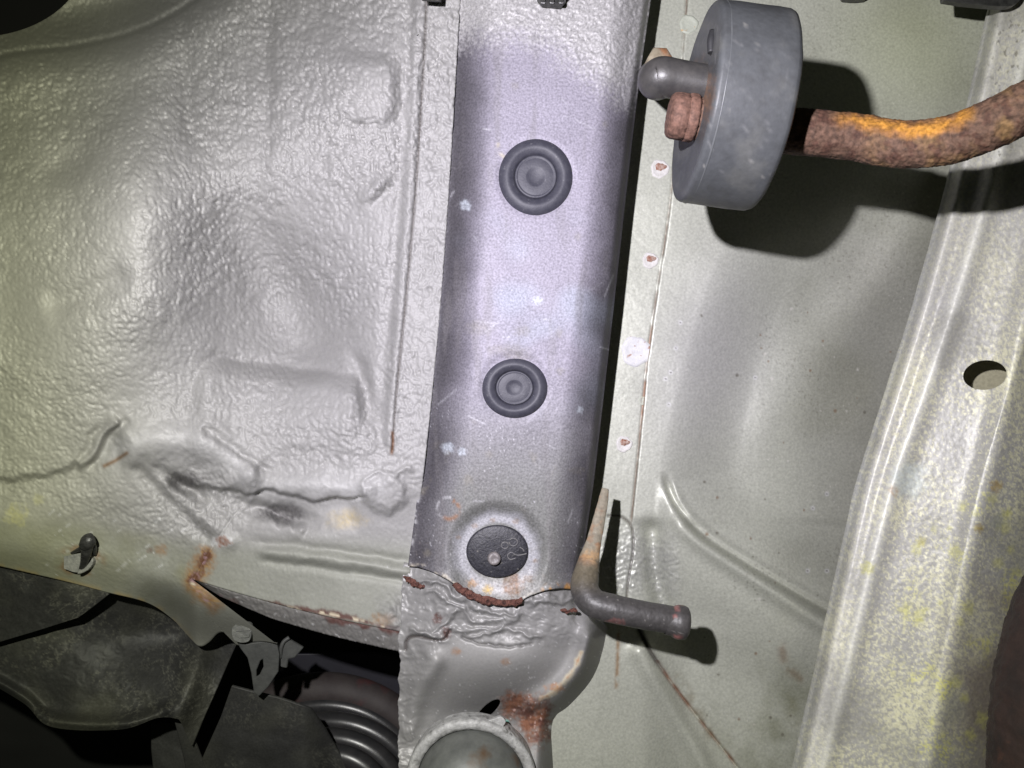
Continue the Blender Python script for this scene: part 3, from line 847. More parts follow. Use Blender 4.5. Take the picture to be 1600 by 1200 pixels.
c = mix(c, lin(112, 112, 112), 0.5 * sst(4, 30, lipd))
c = mix(c, lin(72, 70, 68), 0.7 * np.exp(-(d0 / 2) ** 2)); c = mix(c, lin(50, 40, 36), 0.85 * np.exp(-(d1 / 2.2) ** 2))
dr = pdist(x, y, [(908, 1020), (896, 1046), (868, 1078), (846, 1092)])[0] + 5 * fbm(x, y, 14, 3, 9)
c = mix(c, lin(206, 196, 170), 0.7 * (1 - sst(1, 6, dr))); c = mix(c, lin(170, 108, 54), 0.8 * (1 - sst(2, 7, np.abs(dr + 5))))
c = mix(c, lin(180, 120, 66), 0.7 * rspot(x, y, 868, 1074, 12, 10, 0.8, 0.4, 6))
rsp = np.clip(rspot(x, y, 822, 1112, 32, 11, 0.7, 0.25, 24) + rspot(x, y, 838, 1140, 24, 12, 0.7, 0.25, 26) + rspot(x, y, 800, 1094, 14, 13, 0.6, 0.3), 0, 1)
c = mix(c, lin(124, 78, 52), 0.9 * rsp); c = mix(c, OXIDE, 0.8 * rsp * sst(0.0, 0.35, fbm(x, y, 16, 3, 14)))
c = mix(c, lin(190, 160, 150), 0.7 * rsp * sst(0.35, 0.5, fbm(x, y, 7, 2, 15)))
for (cx, cy, r, sd) in ((713, 1018, 7, 1), (790, 1034, 7, 2)):
    c = mix(c, lin(150, 110, 76), 0.75 * rspot(x, y, cx, cy, r, sd, 0.5, 0.4, r * 0.7))
c = mix(c, SALT, 0.8 * sst(0.42, 0.55, fbm(x, y, 6, 2, 16)) * blob(x, y, 820, 1055, 34, 26))  # bright spot on the curve painted in as pale flecks
c = mix(c, SALT, 0.6 * sst(0.55, 0.65, fbm(x, y, 4, 2, 17)))
c = mix(c, OXIDE, 0.9 * np.clip(rspot(x, y, 683, 967, 8, 18, 0.6, 0.2) + rspot(x, y, 697, 988, 7, 19, 0.6, 0.2, 9), 0, 1))
H += 1.1 * rsp * fbm(x, y, 8, 3, 20)
c = mix(c, lin(120, 176, 164), 0.9 * (1 - sst(2, 5, np.hypot(x - 792, y - 1128)))); c = mix(c, lin(222, 222, 222), 0.9 * (1 - sst(2, 4.5, np.hypot(x - 860, y - 1136))))
rough = np.clip(0.52 - 0.06 * gl + 0.3 * rsp, 0.2, 1)
mount = sheet('spring_mount', x, y, H, np.clip(c, 0.005, 1), rough, 0.12 * (1 - rsp), M_COAT, body, {'l': 30, 'r': 6, 't': 2}, holes=[(764, 1108, 22, 8, -40)])

# ---------------------------------------------------------------- floor panel (right of the rail)
yy = np.arange(-60, 1262, 2.0)
ss = np.linspace(0, 1, 330)
Lf = sitp(yy, [(-60, 985), (300, 940), (700, 905), (900, 880), (1050, 850), (1262, 820)])
SL = [(-60, 1566), (20, 1545), (150, 1516), (290, 1480), (400, 1450), (500, 1421), (620, 1383), (750, 1342), (900, 1307), (1050, 1274), (1262, 1226)]
Rf = sitp(yy, SL) + 70
PXp = Lf[:, None] + ss[None] * (Rf - Lf)[:, None]
PYp = np.broadcast_to(yy[:, None], PXp.shape).copy()
x, y = PXp, PYp
H = np.zeros(x.shape)
seamf = [(1078, -60), (1064, 120), (1048, 310), (1026, 460), (1012, 560), (1004, 640), (994, 740), (986, 818)]
d, s, t = pdist(x, y, seamf)
on = 1 - sst(806, 824, y)
H += 1.0 * sst(0.8, -1.6, s) * on
crk = np.exp(-((s) / 1.5) ** 2) * on * sst(-0.5, 0.0, fbm(x, y, 40, 3, 5))
H += -0.7 * crk
# pan recess right of the bead
bead = [(1160, 330), (1120, 430), (1080, 550), (1055, 650), (1040, 735)]
d, s, t = pdist(x, y, [(1230, 200)] + bead + [(1046, 770), (1090, 830), (1170, 880), (1290, 950), (1400, 1010)])
rec = sst(10, -110, s)
lowr = sst(0, 30, y - (745 + 0.62 * (x - 1040)))
H += -10 * rec * sst(260, 520, y)
H += -9 * sst(1180, 1420, x) * sst(200, 600, y)
H += 3.4 * ridge(x, y, [(1540, 250), (1470, 340), (1400, 420), (1290, 520), (1220, 640), (1190, 760)], 64, 1.0, 0.4)
H += -3.0 * ridge(x, y, [(1450, 260), (1390, 330), (1300, 440), (1210, 560), (1170, 680)], 56, 1.0, 0.4)
H += 3.5 * ridge(x, y, [(1420, 560), (1360, 640), (1330, 720)], 54, 0.8, 0.4)
# pressed shelf edge running down to the right
g1 = [(1036, 735), (1058, 790), (1100, 836), (1160, 876), (1220, 912), (1272, 942), (1330, 972), (1460, 1036)]
g2 = [(1050, 800), (1082, 838), (1130, 872), (1190, 912), (1250, 952), (1320, 996), (1460, 1080)]
H += ridge(x, y, g1, 5.5, -3.2, 0.06) + step(x, y, g1, 20, 5.5, 190) * sst(1022, 1062, x) + ridge(x, y, g2, 14, 3.6, 0.06)
H += -6 * sst(0, 120, pdist(x, y, [(1060, 830), (1130, 905), (1190, 950), (1300, 1010)])[1]) * sst(780, 900, y) * sst(1000, 1080, x)
# trough below the rail
H += 2 * sst(830, 990, y) * (1 - sst(900, 1040, x)) + 4 * ridge(x, y, [(1000, 1020), (1040, 1090), (1090, 1180), (1130, 1260)], 16, 1.0)
seam2 = [(995, 975), (1015, 1015), (1045, 1060), (1075, 1100), (1110, 1145), (1150, 1195), (1200, 1262)]
d2, s2, t2 = pdist(x, y, seam2)
H += 1.4 * sst(1.5, -1.5, s2) * sst(955, 1000, y) * np.exp(-(np.clip(d2 - 60, 0, None) / 80) ** 2)
crk2 = np.exp(-(d2 / 2.0) ** 2) * (y > 970)
H += -1.3 * crk2
# wrinkled sealer patch by the hanger
wp = rspot(x, y, 985, 880, 44, 3, 0.3, 0.25, 50) + rspot(x, y, 1040, 895, 20, 4, 0.3, 0.4, 60)
wp = np.clip(wp, 0, 1)
H += 0.9 * wp * peel(x * 0.8, y * 1.5, 12, 55) - 5 * ridge(x, y, [(1018, 830), (1024, 900), (1040, 960)], 14, 1.0)
H += 0.6 * fbm(x, y, 180, 2, 30) + 0.05 * fbm(x, y, 12, 3, 31)
d3 = pdist(x, y, [(950, 806), (966, 806), (980, 814), (988, 828), (989, 860), (982, 905), (978, 945)])[0]
H += -0.9 * np.exp(-(d3 / 1.6) ** 2)
c = np.broadcast_to(PAINT, x.shape + (3,)).copy()
c *= (1 + 0.05 * fbm(x, y, 140, 4, 32))[..., None]
dark = sst(-0.2, 0.45, fbm(x, y, 200, 3, 33)) * sst(1150, 1330, x)
c = mix(c, lin(138, 135, 128), 0.5 * sst(1200, 1380, x) * sst(280, 420, y) * (1 - 0.3 * sst(900, 1100, y)))
c = mix(c, lin(128, 128, 112), 0.45 * dark)
c = mix(c, lin(190, 186, 196), 0.35 * blob(x, y, 1110, 560, 90, 160, 15))  # lilac-white sheen of the pan painted into the colour
grit = sst(0.30, 0.55, fbm(x, y, 5, 2, 34)) * sst(-0.1, 0.4, fbm(x, y, 120, 3, 35)) * sst(1060, 1180, x)
c = mix(c, lin(112, 108, 98), 0.45 * grit)
c = mix(c, lin(208, 206, 196), 0.6 * sst(0.52, 0.62, fbm(x, y, 5, 2, 36)) * sst(0.0, 0.4, fbm(x, y, 90, 2, 37)))
c = mix(c, lin(88, 62, 44), 0.9 * crk); c = mix(c, lin(150, 96, 56), 0.6 * crk * sst(480, 560, y) * (1 - sst(640, 700, y)))
c = mix(c, lin(120, 72, 44), 0.85 * np.exp(-(d2 / 3.2) ** 2) * (y > 1030) * sst(-0.4, 0.2, fbm(x, y, 30, 3, 38)))
c = mix(c, lin(54, 48, 44), 0.85 * np.exp(-(d2 / 4.0) ** 2) * (y > 960) * (1 - sst(1025, 1060, y)))
c = mix(c, lin(70, 60, 50), 0.8 * np.exp(-(d3 / 1.7) ** 2))
c = mix(c, lin(142, 142, 142), 0.5 * wp)
# faint drip stains and brown patches
for (pts, w_s, col, kk, sd) in (([(966, 985), (965, 1030), (963, 1075)], 3, lin(140, 100, 52), 0.7, 1), ([(1060, 1060), (1085, 1100), (1110, 1150)], 8, lin(132, 124, 104), 0.5, 2),
                                ([(1222, 1012), (1228, 1040), (1250, 1060)], 7, lin(134, 112, 92), 0.6, 3), ([(1236, 1090), (1240, 1130)], 9, lin(128, 124, 96), 0.45, 4)):
    dd = pdist(x, y, pts)[0]
    c = mix(c, col, kk * np.exp(-(dd / w_s) ** 2) * sst(-0.35, 0.15, fbm(x, y, 22, 3, sd)))
c = mix(c, lin(126, 128, 104), 0.55 * sst(980, 1120, y) * sst(1080, 1200, x) * sst(-0.3, 0.4, fbm(x, y, 70, 3, 39)))
c = mix(c, lin(172, 178, 140), 0.5 * blob(x, y, 1420, 70, 120, 120))
for (cx, cy) in ((1063, 504), (1056, 544), (1048, 582), (1040, 592), (1045, 632), (1292, 772), (1270, 794), (1262, 892), (1292, 892), (1180, 590)):
    q = np.hypot(x - cx, y - cy)
    c = mix(c, lin(216, 216, 216), 0.6 * (1 - sst(2, 5, q))); c = mix(c, lin(90, 84, 78), 0.8 * (1 - sst(0.8, 1.8, q)))
for k in range(60):
    cx = random.uniform(1080, 1400); cy = random.uniform(480, 1180); r = random.uniform(1.2, 3.0)
    c = mix(c, random.choice([lin(96, 90, 78), lin(120, 88, 60), lin(210, 208, 200)]), 0.65 * (1 - sst(r * 0.5, r * 1.3, np.hypot(x - cx, y - cy))))
rough = np.clip(0.46 + 0.1 * fbm(x, y, 80, 3, 40) + 0.1 * crk, 0.25, 1)
floor_p = sheet('floor_panel', x, y, H, np.clip(c, 0.005, 1), rough, 0.28 + 0 * x, M_PAINT, body, {'l': 4, 'r': 4, 't': 3, 'b': 3})

def floor_h(px, py): 
    i = int(np.clip((py + 60) / 2, 0, PYp.shape[0] - 1)); j = int(np.argmin(np.abs(PXp[i] - px)))
    return float(H_floor[i, j])
H_floor = H.copy()

# spot welds along the flange
def spot_weld(cx, cy, r, mat_ring, mat_c, parent, h):
    s = (D - h) / F
    o = lathe('spot_weld', W(cx, cy, h), (0, 0, -1), [(r * s * 1.0, -0.2), (r * s * 0.97, 0.22), (r * s * 0.78, 0.34), (r * s * 0.62, 0.1), (r * s * 0.3, 0.05), (0.01, 0.12)], mat_ring, parent, 26, wob=0.06)
    if mat_c is not None:
        lathe('rust_bloom', W(cx + r * 0.1, cy - r * 0.22, h + 0.05), (0, 0, -1), [(r * s * 0.62, 0.1), (r * s * 0.5, 0.42), (0.01, 0.5)], mat_c, o, 16, 1.0, 0.62, wob=0.14)
    return o
M_SPOT = node_mat('bare_weld_paint', lin(190, 188, 182), lin(210, 208, 204), 900, 0.6, 0.0, 0.3, 1500)
M_SPOTG = node_mat('painted_weld', lin(172, 176, 162), lin(182, 186, 172), 900, 0.55, 0.0, 0.2, 1500, c3=lin(176, 150, 110), s3=600, t3=0.62)
for (cx, cy, r, a, b) in ((1031, 264, 15, M_SPOT, M_WELDRUST), (1016, 407, 13, M_SPOT, M_WELDRUST), (975, 694, 13, M_SPOT, M_WELDRUST), (1076, 38, 15, M_SPOTG, None), (994, 549, 24, M_WHITE, None), (1004, 626, 7, M_SPOTG, None)):
    spot_weld(cx, cy, r, a, b, floor_p, floor_h(cx, cy))
spot_weld(727, 320, 9, M_SPOT, None, rail, 34.0) if False else None

# ---------------------------------------------------------------- sill (far right)
yy = np.arange(-60, 1262, 2.2)
ss = np.linspace(0, 1, 190)
Ls = sitp(yy, SL) + 1.6 * fbm(yy, yy * 0, 90, 3, 2)
PXs = Ls[:, None] + ss[None] * (1690 - Ls)[:, None]
PYs = np.broadcast_to(yy[:, None], PXs.shape).copy()
x, y = PXs, PYs
u = x - sitp(y, SL)
H = 22 + 0.085 * np.minimum(u, 190)
H += -6 * (1 - sst(0, 22, u)) ** 1.5
H += 1.5 * np.exp(-((u - 20) / 13) ** 2)
u2 = u - itp(y, [(0, 72), (300, 67), (600, 60), (900, 51), (1200, 45)])
H += 2.7 * np.exp(-(u2 / 17) ** 2)
r3 = pdist(x, y, [(1690, 180), (1630, 380), (1592, 530), (1562, 680), (1532, 800), (1500, 950), (1470, 1100), (1440, 1262)])
H += 3.2 * np.exp(-(r3[0] / 22) ** 2) - 10 * sst(20, 120, -r3[1] * 1.0)
H += 0.10 * fbm(x, y, 9, 3, 3) + 0.4 * fbm(x, y, 120, 2, 4)
c = np.broadcast_to(lin(162, 161, 157), x.shape + (3,)).copy()
sp_ = fbm(x + 4 * fbm(x, y, 9, 2, 77), y + 4 * fbm(x, y, 9, 2, 78), 6.5, 4, 7, 0.8)
wm = sst(-0.12, 0.34, sp_ + 0.34 * fbm(x, y, 130, 2, 8) + 0.05)
ycol = lin(226, 223, 184)
c = mix(c, ycol, 0.66 * wm * (0.45 + 0.55 * sst(300, 760, y)))
yl = sst(0.1, 0.5, fbm(x, y, 60, 3, 9)) * sst(560, 900, y) * sst(60, 180, u)
c = mix(c, lin(200, 198, 112), 0.75 * yl * wm)
c = mix(c, lin(220, 220, 212), 0.6 * np.exp(-(u2 / 12) ** 2)); c = mix(c, lin(214, 213, 206), 0.5 * np.exp(-((u - 21) / 10) ** 2))  # ridge highlights painted in as pale bands
c = mix(c, lin(150, 152, 148), 0.55 * (1 - sst(0, 16, u)))
bare = np.clip(1.25 * blob(x, y, 1575, 1110, 90, 170, 12) + 0.5 * fbm(x, y, 60, 3, 10), 0, 1) * sst(1440, 1520, x) * sst(850, 950, y)
c = mix(c, lin(118, 108, 100), 0.85 * bare)
c = mix(c, lin(140, 139, 133), 0.55 * sst(0.05, 0.45, fbm(x, y, 150, 3, 110)))
c = mix(c, lin(88, 84, 76), 0.6 * (1 - sst(260, 330, y)) * sst(1520, 1570, x) * sst(0.28, 0.4, fbm(x, y, 9, 3, 11)))
c = mix(c, lin(150, 148, 140), 0.75 * (1 - sst(270, 320, y)) * sst(60, 95, u) * (1 - wm * 0.3))
for (cx, cy, r, col, sd) in ((1556, 760, 9, lin(168, 140, 70), 1), (1398, 766, 8, lin(160, 124, 84), 2), (1420, 750, 26, lin(186, 194, 190), 3), (1530, 826, 7, lin(150, 130, 60), 4), (1440, 846, 8, lin(170, 164, 84), 5), (1560, 815, 12, lin(150, 152, 140), 6), (1356, 888, 10, lin(190, 188, 110), 7)):
    c = mix(c, col, 0.8 * rspot(x, y, cx, cy, r, sd, 0.7, 0.3))
for k in range(26):
    cx = random.uniform(1400, 1590); cy = random.uniform(780, 1190); r = random.uniform(4, 11)
    c = mix(c, lin(198, 196, 104), 0.5 * rspot(x, y, cx, cy, r, k + 20, 0.9, 0.4))
rough = np.clip(0.44 + 0.06 * fbm(x, y, 60, 2, 12), 0.3, 1)
sill = sheet('side_sill', x, y, H, np.clip(c, 0.005, 1), rough, 0.08 + 0 * x, M_SILL, body, {'l': 1.6, 't': 3, 'b': 3, 'r': 3}, holes=[(1539, 586, 34, 23, -6)])
# inner layer of the sill seen through the drain hole
g = np.linspace(0, 1, 20)
PXi, PYi = np.meshgrid(1470 + 150 * g, 520 + 130 * g)
ci = np.broadcast_to(lin(150, 146, 124), PXi.shape + (3,)).copy(); ci *= (1 + 0.1 * fbm(PXi, PYi, 30, 3, 2))[..., None]
sheet('inner_sill_sheet', PXi, PYi, 13 + 0.04 * (PXi - 1540), ci, 0.6 + 0 * PXi, 0.05 + 0 * PXi, M_PAINT, body, {'l': 2, 'r': 2, 't': 2, 'b': 2})

# ---------------------------------------------------------------- wheel well behind the lower left opening
g1 = np.linspace(0, 1, 60)
PXw, PYw = np.meshgrid(-160 + 1010 * g1, 880 + 420 * g1)
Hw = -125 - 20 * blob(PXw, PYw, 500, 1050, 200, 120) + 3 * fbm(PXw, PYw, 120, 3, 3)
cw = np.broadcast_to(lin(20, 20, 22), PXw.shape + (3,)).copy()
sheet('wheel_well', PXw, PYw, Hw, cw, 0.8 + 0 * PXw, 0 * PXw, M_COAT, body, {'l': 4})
PXw, PYw = np.meshgrid(-400 + 900 * g1, -400 + 700 * g1)
sheet('dark_backing', PXw, PYw, -190 + 3 * fbm(PXw, PYw, 120, 3, 5), np.broadcast_to(lin(14, 14, 14), PXw.shape + (3,)).copy(), 0.9 + 0 * PXw, 0 * PXw, M_COAT, body, {'l': 4})  # near-black sheet added behind the upper-left opening to keep it dark

# ================================================================== THINGS ON THE UNDERBODY
GR = 'round rubber plugs in the frame rail'
def plug(cx, cy, rx, ry, H0, label, nm='rubber_plug'):
    s = (D - H0) / F; r = rx * s; k = ry / rx
    t = thing(nm, W(cx, cy, H0 - 1.0), label, 'plug', GR)
    o = W(cx, cy, H0)
    ax = (0, 0, -1)
    # frame() for this axis maps u,v to x,y; sy squashes the picture-vertical direction
    lathe('flange', o, ax, [(r * 0.86, -2.0), (r * 0.97, -1.2), (r, -0.4), (r * 0.99, 0.4), (r * 0.95, 1.1), (r * 0.88, 1.7), (r * 0.80, 2.1), (r * 0.74, 2.15), (r * 0.70, 1.95), (r * 0.62, 1.5), (r * 0.575, 0.9), (r * 0.56, 0.3)], M_RUBBER, t, 72, *((k, 1) if False else (1, k)))
    lathe('inner_disc', o, ax, [(r * 0.565, 0.1), (r * 0.555, 0.9), (r * 0.54, 1.05), (r * 0.50, 1.08), (r * 0.485, 0.9), (r * 0.47, 0.95), (r * 0.27, 1.0), (r * 0.24, 0.95), (r * 0.19, 0.65), (r * 0.10, 0.5), (0.02, 0.45)], M_RUBBER, t, 72, 1, k)
    return t
plug(837, 277, 58.5, 60.5, 34.2, 'larger dark rubber plug with dished centre, in the rail beside the grey isolator')
plug(804, 606, 52, 47.5, 33.6, 'dark rubber plug set mid-way along the rail with fine concentric rings')

H0 = RAIL_H(777, 863) - 3.4
s = (D - H0) / F
t = thing('rubber_plug', W(777, 862, H0 - 1), 'flat gritty black plug with centre nub in a whitened dish near torn seam', 'plug', GR)
lathe('disc', W(777, 861, H0), (0, 0, -1), [(47 * s, -0.5), (48.5 * s, 0.3), (48 * s, 0.8), (45 * s, 1.05), (20 * s, 1.2), (0.02, 1.2)], M_PLUGBLACK, t, 64, 1, 0.85)
M_NUB = node_mat('worn_nub', lin(96, 92, 92), lin(136, 130, 128), 700, 0.45, 0, 0.4, 1200)
lathe('nub', W(772, 872, H0 + 1.0), (0.05, -0.1, -1), [(10.5 * s, 0), (10.5 * s, 1.4), (9.6 * s, 2.4), (7.5 * s, 2.9), (4.5 * s, 2.6), (0.02, 2.3)], M_NUB, t, 28)
M_MARK = node_mat('raised_mark_rubber', lin(84, 84, 86), lin(116, 114, 112), 900, 0.5, 0, 0.3, 1200)
def mark(pts, r=0.22):
    tube('raised_mark', [(a, b, H0 + 1.2) for a, b in pts], [r] * len(pts), M_MARK, t, 8, 8)
mark([(789 + 5.5 * math.cos(a), 852 + 5 * math.sin(a)) for a in np.linspace(0.3, 6.1, 9)])
mark([(802 + 6.5 * math.cos(a), 847 + 6 * math.sin(a)) for a in np.linspace(-2.6, 3.2, 9)])
mark([(806, 872), (797, 874), (793, 868), (799, 863), (806, 867), (814, 867), (823, 865)])
mark([(812, 855), (817, 858), (819, 862)])

# ---- isolator (rubber block) on the body hanger pin, with the rusty exhaust rod through it
HI = 85.0
ang = math.radians(7.5)
axd = Vector((math.cos(ang), math.sin(ang), 0.0))
cI = W(1084, 163, HI)
R0 = 27.6
iso = thing('exhaust_isolator', cI, 'thick grey rubber ring isolator hanging between black pin and rusty rod', 'isolator')
ld = W(1084, 163, HI)
iso_mesh = lathe('rubber_block', ld, axd, dense_prof([(0.02, 1.2), (8, 1.2), (15, 0.9), (19, 0.6), (22, 0.3), (25.6, 0.0), (26.6, 0.12), (27.2, 0.55), (27.5, 1.1), (R0, 1.9), (R0 + 0.1, 5), (R0 + 0.15, 11), (R0 + 0.1, 17), (R0, 19.6), (27.2, 20.5), (26.4, 21.0), (25, 21.4), (18, 21.4), (0.02, 21.4)], 70), M_RUBBER2, iso, 200, 0.985, 1.0)
# moulded edge line
lathe('moulding_line', ld, axd, [(R0 - 0.1, 2.2), (R0 + 0.16, 2.5), (R0 - 0.1, 2.8)], M_RUBBER2, iso, 96, 0.985, 1.0)
M_ISO = attr_mat('dusty_grey_rubber', grain=0.10, gscale=700, bump=0.25, spec=0.4)
def iso_paint(x, y, H):
    c = np.broadcast_to(lin(75, 77, 79), x.shape + (3,)).copy()
    c *= (1 + 0.16 * fbm(x, y + 0.5 * H, 40, 4, 3))[..., None]
    c = mix(c, lin(104, 104, 100), 0.4 * sst(0.05, 0.5, fbm(x, y, 60, 4, 4)))
    c = mix(c, lin(66, 67, 68), 0.5 * sst(0.1, 0.45, fbm(x, y, 28, 3, 5)))
    c = mix(c, lin(150, 148, 142), 0.5 * sst(0.45, 0.6, fbm(x, y, 8, 3, 6)) * sst(0.0, 0.3, fbm(x, y, 50, 2, 7)))
    for k in range(26):
        cx = random.uniform(1090, 1240); cy = random.uniform(20, 300); ln_s = random.uniform(5, 26); a_s = random.gauss(1.2, 0.5)
        dd = pdist(x, y, [(cx, cy), (cx + ln_s * math.cos(a_s), cy + ln_s * math.sin(a_s))], False)[0]
        c = mix(c, lin(126, 126, 126), random.uniform(0.15, 0.4) * np.exp(-(dd / 1.2) ** 2))
    rust_ = rspot(x, y, 1097, 140, 16, 8, 0.6, 0.4, 34)
    c = mix(c, lin(150, 108, 70), 0.55 * rust_)
    return c, 0.5 + 0.12 * fbm(x, y, 30, 3, 9), 0.0
paint(iso_mesh, iso_paint, M_ISO); displace(iso_mesh, 0.25, 14, 6)
M_SLOT = node_mat('dark_slot_rubber', lin(38, 38, 40), lin(46, 46, 48), 500, 0.6, 0, 0.1)
def on_face(dy, dh, off=0.0):
    """point on the left face of the block: dy mm down the picture, dh mm towards the viewer"""
    perp = Vector((-math.sin(ang), math.cos(ang), 0))
    return Vector(ld) + perp * (dy / 1000) + Vector((0, 0, -1)) * (dh / 1000) - axd * (off / 1000)
a_ = on_face(-13, 13, -0.3)
tube('relief_slot', [on_face(-16, 11, -0.5)[:], on_face(-13, 12, -0.2)[:], on_face(-9.5, 12.5, -0.5)[:]], [0.9, 1.1, 0.9], M_SLOT, iso, 14, 6, world_pts=True)

# body-side pin
pin = thing('hanger_pin', W(1016, 120, 1), 'short black bent hanger pin bolted to the floor, holding the grey isolator', 'hanger')
cc = on_face(-4.4, 4)
e1 = cc - axd * 0.0115 + Vector((0, -0.0004, 0))
base = Vector(W(1016, 120, 1.0))
tube('pin_rod', [base[:], (base * 0.6 + e1 * 0.4)[:], (base * 0.2 + e1 * 0.8)[:], (e1 + Vector((0.0002, -0.0002, 0.003)))[:], (e1 + Vector((0.0012, 0, 0.0003)))[:], (e1 + axd * 0.005)[:], (cc + axd * 0.001)[:], (cc + axd * 0.012)[:]],
     [5.2, 5.2, 5.2, 5.4, 5.5, 5.3, 5.3, 5.3], M_BLACKROD, pin, 28, 10, world_pts=True)
lathe('bolt_head', Vector(W(1030, 96, 82)), (0.1, -0.15, -1), [(3.9, -6), (3.9, 0), (3.9, 1.4), (3.3, 2.0), (2.2, 2.2), (0.02, 2.2)], M_BLADE, pin, 6, smooth=False)

# rusty exhaust-side rod with its headed end
rod = thing('exhaust_hanger_rod', W(1240, 203, 85), 'bent rusty brown steel rod with orange streak, pushed through the rubber isolator', 'rod')
cr0 = on_face(5.4, 4)
pr = [cr0 - axd * 0.002, cr0 + axd * 0.010, cr0 + axd * 0.0235]
rest = [W(1330, 214, 90), W(1390, 224, 94), W(1440, 225, 98), W(1490, 217, 102), W(1545, 196, 107), W(1610, 164, 112), W(1690, 122, 116)]
rod_mesh = tube('rod', [p[:] for p in pr] + rest, [5.6, 5.8, 6.2, 6.2, 6.2, 6.2, 6.3, 6.3, 6.3, 6.3], M_RUSTROD, rod, 110, 40, rough=0.0, rseed=3, world_pts=True)
head_mesh = lathe('head', (cr0 - axd * 0.0075)[:], axd, [(0.02, 0), (2, 0.0), (4.0, 0.05), (5.4, 0.3), (6.0, 0.8), (6.3, 1.6), (6.4, 3.2), (6.4, 4.9), (6.25, 5.0), (6.25, 5.1), (6.5, 5.2), (6.6, 6.0), (6.6, 7.2), (6.3, 7.8), (0.02, 8.2)], node_mat('pinkish_rust', lin(104, 66, 56), lin(150, 106, 92), 500, 0.8, 0.05, 0.8, 900), rod, 72, wob=0.012)
M_RUSTA = attr_mat('scaly_rust', grain=0.5, gscale=800, bump=1.0, spec=0.35)
def rod_paint(x, y, H):
    c = np.broadcast_to(lin(92, 70, 58), x.shape + (3,)).copy()
    c *= (1 + 0.45 * fbm(x, y, 9, 4, 3, 0.7))[..., None]
    c = mix(c, lin(120, 94, 62), 0.8 * sst(-0.1, 0.4, fbm(x, y, 46, 3, 5)) * sst(1330, 1400, x))
    c = mix(c, lin(70, 44, 36), 0.6 * sst(0.05, 0.3, fbm(x, y, 22, 3, 6)))
    d = pdist(x, y, [(1300, 182), (1360, 190), (1420, 202), (1470, 196), (1520, 176)])[0] + 11 * fbm(x, y, 22, 3, 7)
    t_ = sst(1290, 1350, x) * (1 - sst(1490, 1540, x))
    c = mix(c, lin(156, 108, 54), 0.75 * (1 - sst(6, 20, d)) * t_)
    c = mix(c, lin(176, 124, 50), 0.85 * (1 - sst(0, 11, d)) * t_)
    return c, 0.78, 0.05
paint(rod_mesh, rod_paint, M_RUSTA); displace(rod_mesh, 0.36, 0.9, 3); displace(rod_mesh, 0.25, 4.0, 4)
def head_paint(x, y, H):
    c = np.broadcast_to(lin(102, 76, 65), x.shape + (3,)).copy()
    c *= (1 + 0.28 * fbm(x, y + H, 12, 3, 13))[..., None]
    return c, 0.75, 0.05
paint(head_mesh, head_paint, M_RUSTA); displace(head_mesh, 0.2, 1.2, 5)

# ---- lower hanger welded to the side of the rail
hk = thing('exhaust_hanger_hook', W(940, 800, 26), 'black painted bent hanger hook with flattened rusty shank and beaded end', 'hanger')
shank_mesh = tube('shank', [(946, 764, 25), (942, 785, 27), (936, 812, 29.5), (929, 842, 32), (922, 868, 34.5), (917, 892, 37)], [1.3, 1.8, 2.2, 2.6, 3.2, 4.3], M_BLADE, hk, 48, 20, flat=[(1, .5), (1, .5), (1, .5), (1, .55), (1.05, .75), (1, 1)])
hs = tube('hook', [(920, 878, 35.6), (915, 900, 38), (914, 922, 41), (928, 942, 44), (962, 952, 45.5), (1005, 961, 46), (1045, 968, 46), (1058, 971, 46)], [3.6, 4.5, 4.8, 4.8, 4.7, 4.6, 4.6, 4.6], M_BLACKROD, hk, 72, 30)
p0 = Vector(W(1042, 969.5, 46)); p1 = Vector(W(1075, 974, 46)); ad = (p1 - p0).normalized()
bead_mesh = lathe('bead', p0, ad, [(4.5, -0.5), (4.7, 0.6), (4.75, 1.8), (5.3, 2.6), (5.6, 3.6), (5.6, 5.4), (5.2, 6.5), (4.2, 7.1), (2.6, 7.2), (0.02, 7.2)], M_BLACKROD, hk, 90)
M_HOOK = attr_mat('weathered_black_steel', grain=0.22, gscale=900, bump=0.35, spec=0.5)
def hook_paint(x, y, H):
    c = np.broadcast_to(lin(66, 64, 63), x.shape + (3,)).copy()
    c *= (1 + 0.15 * fbm(x, y, 30, 4, 3))[..., None]
    up = 1 - sst(868, 892, y + 8 * fbm(x, y, 16, 2, 4))
    c = mix(c, lin(140, 132, 114), 0.85 * up)
    c = mix(c, lin(138, 98, 64), 0.7 * up * sst(0.0, 0.4, fbm(x, y, 24, 3, 5)))
    c = mix(c, lin(176, 138, 92), 0.8 * rspot(x, y, 928, 868, 14, 6, 0.6, 0.5, 9))
    c = mix(c, lin(118, 108, 84), 0.5 * sst(870, 890, y) * (1 - sst(895, 935, y)))
    c = mix(c, lin(120, 84, 80), 0.8 * rspot(x, y, 962, 972, 13, 7, 0.8, 0.2, 6))
    c = mix(c, lin(170, 166, 160), 0.3 * sst(0.55, 0.7, fbm(x, y, 5, 2, 8)))
    ch = sst(1050, 1054, x + 3 * fbm(x, y, 8, 2, 12)) * (1 - sst(1058, 1064, x + 4 * fbm(x, y, 8, 2, 13)))
    c = mix(c, lin(136, 92, 88), 0.85 * ch * sst(-0.05, 0.15, fbm(x, y, 15, 3, 9) + 0.004 * (y - 962)))
    return c, 0.46 + 0.25 * up, 0.0
paint(shank_mesh, hook_paint, M_HOOK); paint(hs, hook_paint, M_HOOK); paint(bead_mesh, hook_paint, M_HOOK); displace(hs, 0.14, 3.0, 7); displace(shank_mesh, 0.2, 3.0, 8)

